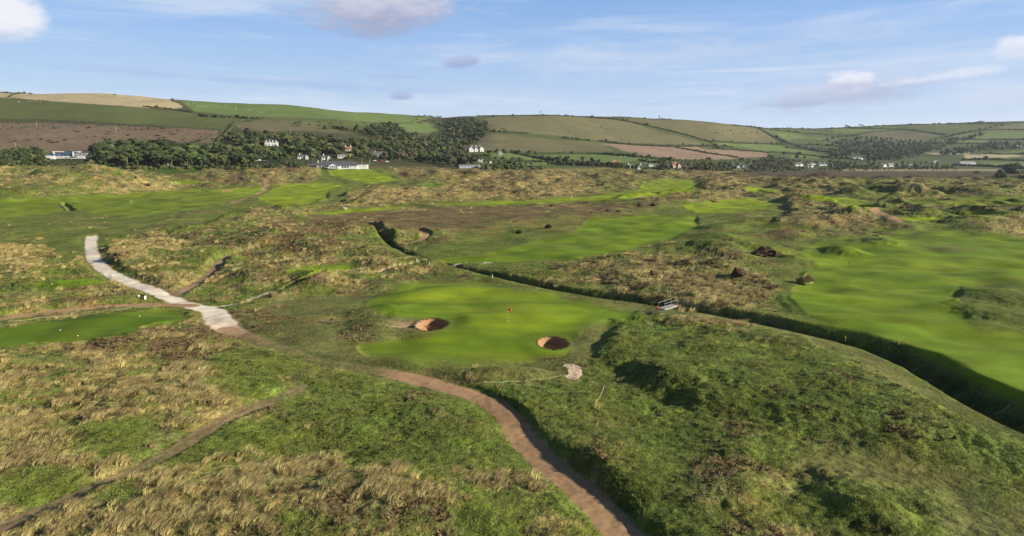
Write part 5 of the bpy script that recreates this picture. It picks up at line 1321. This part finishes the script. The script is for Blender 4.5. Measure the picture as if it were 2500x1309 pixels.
# ------------------------------------------------------------------ buildings
def gable(t, cx, cy, w, d, h, rh, wall, roof, axis='x', over=.3, hip=0.0, z0=0.0):
    """a block with walls, and a pitched roof whose ridge runs along x or y"""
    a, b = (w/2, d/2) if axis == 'x' else (d/2, w/2)
    def tr(x, y, z): return (cx + (x if axis == 'x' else y), cy + (y if axis == 'x' else -x), z0 + z)
    hp = hip*b
    vs = [tr(-a, -b, -.8), tr(a, -b, -.8), tr(a, b, -.8), tr(-a, b, -.8), tr(-a, -b, h), tr(a, -b, h), tr(a, b, h), tr(-a, b, h), tr(-a+hp, 0, h+rh*.985), tr(a-hp, 0, h+rh*.985)]
    fs = [(0,1,5,4),(1,2,6,5),(2,3,7,6),(3,0,4,7)]
    if not hip: fs += [(4,8,7),(5,6,9)]
    MB().add(vs, fs).build('wall', M[wall], t)
    o = over; k = rh/b; th = .18
    R_ = [(-a-o, -b-o, h-k*o), (a+o, -b-o, h-k*o), (a+o-hp*1.0, 0, h+rh), (-a-o+hp*1.0, 0, h+rh), (-a-o, b+o, h-k*o), (a+o, b+o, h-k*o)]
    vs = [tr(x, y, z+.03) for x, y, z in R_] + [tr(x, y, z+.03+th) for x, y, z in R_]
    fs = [(0,1,2,3),(3,2,5,4),(6,9,8,7),(9,10,11,8),(0,6,7,1),(4,5,11,10)]
    fs += [(0,3,9,6),(3,4,10,9),(1,7,8,2),(2,8,11,5)]
    if hip: fs += [(0,4,3),(1,2,5),(6,9,10),(7,11,8)]
    MB().add(vs, fs).build('roof', M[roof], t)
def windows(t, y, xs, z, w, h, mat='glass', frame='white', side=None):
    for x in xs:
        f = MB()
        for dx in (-w/2-.06, w/2+.06): f.box((x+dx, y-.03, z), (.12, .12, h+.24))
        for dz in (-h/2-.06, h/2+.06): f.box((x, y-.03, z+dz), (w, .12, .12))
        fo = f.build('window', M[frame], t); MB().box((x, y-.01, z), (w, .06, h)).build('pane', M[mat], fo)
def chim(t, x, y, z0, z1, w=.9, mat='white'):
    MB().box((x, y, (z0+z1)/2), (w, w*.8, z1-z0)).box((x, y, z1+.08), (w*1.15, w*.95, .16)).box((x-.15*w, y, z1+.35), (.22, .22, .4)).box((x+.2*w, y, z1+.35), (.22, .22, .4)).build('chimney', M[mat], t)
def place(px, py, wpx, name, label, cat='house', rz=0.0, dmin=600):
    x, y, z = hitfar(px, py, dmin); face = math.atan2(-x, y)
    return thing(name, label, cat, (x, y, z), rz), wpx/FPX*y/ (CT)
# clubhouse
t, w = place(820, 411.5, 100, 'clubhouse', 'long white golf clubhouse with slate roofs and a big front gable', 'clubhouse', dmin=640, rz=.12)
S = w/100.0
def X_(px): return (px-820)*S
gable(t, X_(823), 5, 100*S*.96, 13, 7.5*S, 9.0*S, 'white', 'slate', 'x', .5, hip=.9)
gable(t, X_(818), -2.5, 24*S, 12, 6.4*S, 6.6*S, 'white', 'slate', 'y', .6)
gable(t, X_(765), 4, 22*S, 14, 7*S, 8.5*S, 'dark', 'slate', 'x', .4, hip=1.0)
gable(t, X_(882), 7, 24*S, 8, 8.4*S, 1.2*S, 'white', 'grey_roof', 'x', .2)
windows(t, -1.5, [X_(p) for p in (784, 790.5, 797, 803)], 3.6*S, 4.4*S, 4.2*S)
windows(t, -1.5, [X_(p) for p in (836, 842, 848)], 3.6*S, 4.4*S, 4.2*S); windows(t, -8.5, [X_(p) for p in (811, 815.5, 820, 824.5)], 3.2*S, 3.4*S, 4.6*S)
windows(t, -1.5, [X_(p) for p in (855, 864)], 4.2*S, 1.6*S, 2.2*S); windows(t, 3, [X_(p) for p in (876, 886)], 5.2*S, 1.8*S, 2.6*S)
for p in (777, 786, 799): chim(t, X_(p), 7, 12*S, 17.5*S, .9)
MB().box((X_(818), -12, .3), (26*S, 5, .6)).build('terrace', M['deck'], t)
x0, y0, z0 = t.location
for k in range(7):
    u = thing('picnic_table', 'small pale table on the terrace in front of the clubhouse', 'table', (x0 + X_(804+k*5), y0 - 12 - (k % 2)*1.2, z0 + .6), 0, 'tables on the clubhouse terrace')
    MB().box((0, 0, .75), (1.9, .9, .07)).build('table_top', M['whitep'], u)
    for s_2 in (-.7, .7): MB().box((s_2, 0, .37), (.08, 1.3, .74)).build('leg', M['whitep'], u)
    for s_2 in (-.7, .7): MB().box((0, s_2, .45), (1.9, .28, .06)).build('bench_board', M['whitep'], u)
# modern white house
t, w = place(166, 388, 92, 'modern_house', 'large modern white house with blue glass front and flat roofs on the left', 'house', rz=.16)
S = w/92.0
def X_(px): return (px-166)*S
MB().box((X_(131), 0, 3.0*S), (20*S, 10, 8*S)).box((X_(172), 3, 2.2*S), (66*S, 12, 3.4*S)).build('lower_wall', M['white'], t)
MB().box((X_(165), -3.3, 4.6*S), (78*S, .3, 2.0*S)).build('balcony_wall', M['white'], t)
MB().box((X_(160), 1.0, 8.2*S), (66*S, 8, 7.0*S)).build('glass_front', M['blue_glass'], t)
MB().box((X_(141), 1, 15.6*S), (.1, .1, .1)).box((X_(150), .6, 16.4*S), (26*S, 9.4, 2.0*S)).box((X_(140), .6, 13.4*S), (2.6*S, 9.4, 5*S)).build('upper_frame', M['white'], t)
MB().box((X_(150), .9, 13.5*S), (22*S, 8, 4.6*S)).build('upper_glass', M['blue_glass'], t)
MB().box((X_(171), .4, 14.2*S), (20*S, 8.4, 6.8*S)).box((X_(171), .4, 18.1*S), (23*S, 9.4, .8*S)).build('tower_glass', M['blue_glass'], t)
for zz in (16.0, 10.2, 6.2): MB().box((X_(187), -.4, zz*S), (11*S, 8.6, 1.1*S)).build('balcony_slab', M['white'], t)
MB().box((X_(182), -.6, 10.8*S), (2.4*S, 8, 11.5*S)).build('pier', M['white'], t)
MB().box((X_(201), 2, 8.6*S), (22*S, 8, 10*S)).build('side_wing', M['grey'], t)
windows(t, -2.0, [X_(p) for p in (196, 204)], 10.8*S, 4.2*S, 4.0*S); windows(t, -2.0, [X_(p) for p in (140,)], 3.0*S, 4*S, 3*S)
for p in (150, 160, 170): MB().box((X_(p), -3.02, 8.2*S), (.15, .12, 7*S)).build('mullion', M['white'], t)
# houses: (x, y, width px, name, label, spec)
def cottage(px, py, wpx, label, h=3.0, rh=2.6, wall='white', roof='slate', wings=(), chs=(.3,), nwin=3, rz=.32, storeys=1, d=None, dmin=700, name='house', hip=0, wcol='white'):
    t, w = place(px, py, wpx*.9, name, label, 'house', rz, dmin); rh *= .85; h *= .92; dp = d or min(9.0, max(5.5, w*.45)); hh = h*storeys
    gable(t, 0, dp/2, w, dp, hh, rh, wall, roof, 'x', .3, hip)
    for (cx_, ww, pr, gh) in wings: gable(t, cx_*w, dp/2-pr/2, ww*w, dp+pr-.1, hh+gh, rh*.92, wall, roof, 'y', .3)
    taken = [(cx_*w - ww*w/2 - .4, cx_*w + ww*w/2 + .4) for (cx_, ww, pr, gh) in wings]
    for s in range(storeys):
        xs = [(-.5 + (k+.5)/nwin)*w*.92 for k in range(nwin)]
        xs = [x for x in xs if not any(a < x < b for a, b in taken)]
        windows(t, 0, xs, 1.6 + s*h, min(1.5, w/nwin*.5), 1.3, frame=wcol)
        for (cx_, ww, pr, gh) in wings: windows(t, -pr+.05, [cx_*w], 1.6+s*h, min(1.5, ww*w*.5), 1.3, frame=wcol)
    for c in chs: chim(t, c*w, dp/2, hh+rh*.6, hh+rh+1.6, 1.0, wall)
    return t
cottage(663, 357, 34, 'white house with many dormers high in the wood above the clubhouse', storeys=2, rh=3.6, nwin=6, wings=((-.36,.14,.5,0),(-.12,.14,.5,0),(.12,.14,.5,0),(.36,.14,.5,0)), chs=(), hip=.7)
cottage(740, 388.5, 27, 'white cottage with a gable end just left above the clubhouse', wings=((.36,.28,1.5,0),), nwin=4, chs=(-.3,))
cottage(796, 390.5, 22, 'small white cottage half hidden behind the clubhouse roof', wings=((.33,.34,1.5,0),), nwin=3, chs=(-.25,))
cottage(634, 393.5, 24, 'low white bungalow with dark roof in front of the slim pines', h=2.6, nwin=4, chs=(), rh=3.0)
cottage(836, 387, 24, 'grey roofed bungalow beside the yellow green tree', wall='cream', roof='grey_roof', chs=(-.2,), h=2.6)
cottage(851, 370, 17, 'red tiled house with two chimneys inside the hill wood', wall='cream', roof='red_roof', chs=(-.4, .4), rh=3.6)
cottage(925, 383, 30, 'dark roofed house in the shade at the edge of the hill wood', wall='grey', chs=(-.3,), rh=4.0, h=3)
cottage(468, 386, 22, 'grey house with white chimney deep in the pine wood', wall='grey', roof='slate', chs=(.0,), rh=3.2)
cottage(1163, 371, 40, 'white gabled house with tall chimneys on the green shelf above the dunes', storeys=2, h=2.8, rh=4.0, wings=((-.38,.24,1.5,0),(.36,.26,2.0,.3),(-.02,.2,1.0,-.6)), chs=(-.25, .03, .30), nwin=6)
cottage(1174, 396, 18, 'tiny white twin gabled cottage in the scrub below the gabled house', wings=((-.25,.4,1,0),(.25,.4,1,0)), chs=(), nwin=2, h=2.4, rh=2.2)
cottage(1198, 402, 8, 'tiny white gable end peeping out of the scrub', chs=(), nwin=1, rh=2.6, wings=((0,.9,1,0),))
cottage(1222, 378, 12, 'small grey outbuilding beside the green field hedge', wall='grey', roof='grey_roof', chs=(), nwin=2)
cottage(1148, 411.5, 58, 'long low blue grey shed behind the central dunes', wall='blue_shed', roof='grey_roof', chs=(), nwin=6, h=3.0, rh=1.6)
cottage(1504, 404, 26, 'red roofed cottage half hidden behind round trees', wall='cream', roof='red_roof', chs=(-.1,), rh=4.0, h=3.0, dmin=1000)
cottage(1541, 411.5, 16, 'white cottage with grey roof, left of the village pair', roof='grey_roof', chs=(-.4,), rh=3.5, dmin=1000)
cottage(1561, 414, 15, 'white cottage with tall white chimney, right of the village pair', roof='slate', chs=(.4,), rh=3.5, storeys=1, h=3.6, dmin=1000, wings=((-.1,.5,1.5,0),))
cottage(1589, 406.5, 14, 'small white gabled cottage behind the village pair', chs=(), wings=((-.35,.3,1,0),), dmin=1000)
cottage(1650, 412, 25, 'pink house with red roof and two gables at the foot of the hills', wall='pink', roof='red_roof', storeys=2, h=2.9, rh=4.0, wings=((-.36,.28,1.5,0),(.34,.32,2,0)), chs=(-.3,.05), nwin=5, dmin=1000)
cottage(1808, 412.5, 34, 'dark slate roofed house with pointed gables right of the ploughed fields', wall='grey', roof='slate', storeys=1, h=3, rh=5, wings=((-.25,.3,1,.4),(.25,.3,1,.4)), chs=(), dmin=1100)
cottage(1951, 406, 24, 'white house with three chimneys, leftmost of the right hand village', chs=(-.15,.15,.35), rh=3.0, h=3.6, dmin=1200, wings=((.3,.4,1,0),))
cottage(1979, 409, 17, 'white L-shaped cottage in the right hand village', chs=(-.4,), rh=3.6, dmin=1200, wings=((.2,.5,2,0),))
cottage(1984, 403, 18, 'long white cottage behind the L-shaped one', chs=(), rh=3, dmin=1250, nwin=4)
cottage(2010, 405, 24, 'row of low white cottages in the middle of the right hand village', chs=(-.2,.3), rh=2.8, dmin=1200, nwin=5)
cottage(2044, 405, 30, 'long low grey roofed building at the foot of the right wood', wall='cream', roof='grey_roof', chs=(), rh=4, dmin=1200)
cottage(2094, 390, 34, 'white house with two tall chimneys above a dark round tree', chs=(-.05,.3), rh=4, h=4, dmin=1300, nwin=5)
cottage(2160, 408, 13, 'white steep gable end beside the pale reed bed', chs=(), rh=6, h=2.5, wings=((0,.95,1,0),), nwin=1, dmin=1200)
cottage(2176, 407, 15, 'white sided slate roofed cottage right of the steep gable end', chs=(.45,), rh=5, h=2.6, dmin=1200)
cottage(2224, 405.5, 9, 'tiny white bungalow on the edge of the reed bed', chs=(), h=2.6, dmin=1200, nwin=2)
cottage(2285, 398, 12, 'small pale roofed barn among the trees right of the village', wall='cream', roof='grey_roof', chs=(), rh=3, dmin=1200, nwin=2)
cottage(2364, 402, 56, 'long blue grey barn beside the green field at the right', wall='blue_shed', roof='grey_roof', chs=(), rh=4.5, h=3.2, nwin=8, dmin=1250)
cottage(2485, 357, 26, 'pale farm building in front of the wood at the right edge', wall='cream', roof='slate', chs=(), rh=3, dmin=1500)
# small white marker house bits, car park
for (px, py, rz, mat, lb) in ((915, 394, .1, 'whitep', 'white car parked right of the clubhouse, leftmost'), (931, 394.5, -.1, 'red', 'red car parked right of the clubhouse'), (945, 396, .2, 'whitep', 'white car parked right of the clubhouse, rightmost')):
    x, y, z = hitfar(px, py, 640); t = thing('parked_car', lb, 'car', (x, y, z), rz)
    prof = [(-2.1,.35),(-2.1,.8),(-1.4,.95),(-.8,1.42),(.7,1.45),(1.3,1.0),(2.1,.85),(2.15,.35)]
    vs = [(a, s_2*(.85 if b < 1.1 else .68), b) for s_2 in (-1, 1) for a, b in prof]; n = len(prof)
    MB().add(vs, [tuple(range(n-1, -1, -1)), tuple(range(n, 2*n))] + [(k, (k+1) % n, n+(k+1) % n, n+k) for k in range(n)]).build('body', M[mat], t)
    for s_2 in (-.78, .78): MB().box((-.05, s_2, 1.18), (1.7, .06, .34)).build('side_window', M['glass'], t)
    for wx in (-1.35, 1.35):
        for s_2 in (-.86, .86): MB().tube([(wx, s_2-.1, .33), (wx, s_2+.1, .33)], .33, 12).build('wheel', M['black'], t)
# masts on the skyline
x, y, z = hitfar(1320, 282.5, 1700); k = y/FPX
t = thing('lattice_mast', 'grey twin pole mast on the crest of the big pale hill', 'mast', (x, y, z-.5))
for s_2 in (-1.5, 1.5):
    for q in (-1.2, 1.2): MB().tube([(s_2*k*.75, q, 0), (s_2*k, q, 10*k)], .35, 5).build('pole', M['grey'], t)
for zz in (2.5, 5, 7.5, 9.5): MB().box((0, 0, zz*k), (3.0*k, 2.6, .6)).build('cross_frame', M['grey'], t)
for s_2 in (-1.6, 0, 1.6): MB().box((s_2*k, -.5, 10.2*k), (.8, .8, 2.4)).build('antenna', M['dark'], t)
x, y, z = hitfar(1609.5, 291.8, 1700); k = y/FPX
t = thing('radio_mast', 'dark radio mast beside the low hut on the right hand skyline', 'mast', (x, y, z-.5))
MB().tube([(0, 0, 0), (0, 0, 9.5*k)], .6, 6).build('pole', M['dark'], t)
for zz in (5.5, 7.6, 9.0): MB().box((0, 0, zz*k), (2.0*k, 1.6, 1.5)).build('dish_frame', M['dark'], t)
MB().box((0, 0, .8*k), (3.4*k, 3, .25)).build('base_frame', M['dark'], t)
cottage(1614.5, 291.8, 7, 'low dark hut beside the radio mast on the skyline', wall='dark', roof='slate', chs=(), rh=1.2, h=2.2, nwin=2, dmin=1700)
# poles
for (px, y0, y1, lb) in ((90, 297, 311, 'leftmost wooden electricity pole on the brown hillside'), (283.5, 308, 324, 'wooden electricity pole in the middle of the brown hillside'), (38, 347, 358, 'short pale pole above the scrub at the far left'),
        (884, 391, 409, 'flagpole at the right end of the clubhouse'), (903, 387, 403, 'second pole right of the clubhouse'), (957.5, 372, 387, 'pole in front of the dark wood right of the clubhouse'), (1040, 364, 383, 'tall pole in the wood left of the gabled house'),
        (1241.5, 370, 382, 'pole beside the green field right of the gabled house'), (1224, 378, 388, 'pole in the green field below the hedge'), (1295, 391, 399, 'pole in the narrow green strip field'), (2167, 379, 388, 'pale pole in the far right wood'),
        (710, 315, 327, 'pole on the tan brow above the hill wood')):
    x, y, z = hitfar(px, y1, 620); h = (y1-y0)/FPX*y/CT
    t = thing('utility_pole', lb, 'pole', (x, y, z)); MB().tube([(0, 0, -.3), (0, 0, h)], [.22, .16], 6).build('shaft', M['palebark'], t)
    MB().box((0, 0, h*.94), (1.6, .16, .16)).build('crossarm', M['palebark'], t)
# sheep and cattle
def sheep_mesh():
    r = random.Random(2); m = MB(); lump(m, (0, 0, .62), (.55, .27, .28), r, 2, .10); b = m.mesh('fleece', M['wool'], True)
    m = MB(); m.tube([(.48, 0, .74), (.62, 0, .84), (.80, 0, .74), (.86, 0, .68)], [.10, .10, .075, .05], 8); m.box((.64, .13, .86), (.05, .12, .04)).box((.64, -.13, .86), (.05, .12, .04)); h = m.mesh('head', M['darktimber'], True)
    lg = []
    for sx_ in (-.34, .34):
        for s_2 in (-.14, .14):
            m = MB(); m.tube([(sx_, s_2, .5), (sx_+.03, s_2, .26), (sx_, s_2, 0)], [.07, .04, .035], 6); lg.append(m.mesh('leg', M['darktimber']))
    return b, h, lg
sb, sh_, sl_ = sheep_mesh()
sp_ = [(random.uniform(432, 560), None) for _ in range(44)]
first = None
def put_sheep(px, py, sc_, label, group, cat='sheep', name='sheep'):
    global first
    x, y, z = hitfar(px, py, 1000); rz = random.uniform(0, 6.28)
    if first is None:
        first = thing(name, label, cat, (x, y, z), rz, group); first.scale = (sc_,)*3
        for nm, me in [('fleece', sb), ('head', sh_)] + [('leg', q) for q in sl_]:
            c = bpy.data.objects.new(nm, me); C.objects.link(c); c.parent = first
    else: dup(first, (x, y, z), rz, sc_, label, group)
for k in range(46):
    u = random.random()**1.4; px = 428 + u*150; py = 250 + u*14 + random.uniform(-3, 8)
    put_sheep(px, py, 1.25, 'tiny white sheep on the bright green upper field right of the tan field', 'sheep on the bright upper field')
for k in range(9): put_sheep(random.uniform(585, 640), random.uniform(268, 278), 1.25, 'tiny white sheep farther right along the bright upper field', 'sheep farther right on the upper field')
for k in range(16): put_sheep(random.uniform(30, 135), random.uniform(243, 251), 1.25, 'tiny white sheep on the green slope below the tan skyline field', 'sheep on the upper left slope')
def cow(px, py, label, mat):
    x, y, z = hitfar(px, py, 900); t = thing('cow', label, 'cow', (x, y, z), random.uniform(-.3, .3)); r = random.Random(px)
    m = MB(); m.tube([(-1.0, 0, 1.15), (-.7, 0, 1.12), (0, 0, 1.05), (.6, 0, 1.1), (.95, 0, 1.25), (1.3, 0, 1.4), (1.5, 0, 1.45), (1.85, 0, 1.2), (1.95, 0, 1.1)], [.22, .40, .46, .42, .30, .2, .2, .13, .09], 10); m.build('body', M[mat], t, True)
    for sx_ in (-.7, .65):
        for s_2 in (-.22, .22): MB().tube([(sx_, s_2, 1.0), (sx_+(.05 if sx_ < 0 else 0), s_2, .5), (sx_, s_2, 0)], [.16, .08, .07], 6).build('leg', M[mat], t)
    MB().tube([(-1.05, 0, 1.4), (-1.2, 0, 1.0), (-1.18, 0, .6)], [.05, .03, .04], 5).build('tail', M[mat], t)
cow(1516, 384, 'white cow lying left in the green field under the plough', 'pale'); cow(1521, 383, 'dark cow beside the white ones in the green field', 'cow'); cow(1525, 384, 'white cow on the right of the dark one in the green field', 'pale')
# ------------------------------------------------------------------ haze
hz = MB().box((0, 2200, 140), (26000, 16000, 310))
ho = hz.build('haze', gm); ho.data.materials.clear()
hmat = bpy.data.materials.new('haze'); hmat.use_nodes = True; ht = hmat.node_tree
for n in list(ht.nodes): ht.nodes.remove(n)
ho_ = ht.nodes.new('ShaderNodeOutputMaterial'); pv = ht.nodes.new('ShaderNodeVolumePrincipled')
pv.inputs['Color'].default_value = (.80, .88, 1.0, 1); pv.inputs['Density'].default_value = 0.000028; pv.inputs['Anisotropy'].default_value = .2
ht.links.new(pv.outputs[0], ho_.inputs['Volume']); ho.data.materials.append(hmat); ho['kind'] = 'stuff'; ho['label'] = 'thin pale blue air haze over the far hills'
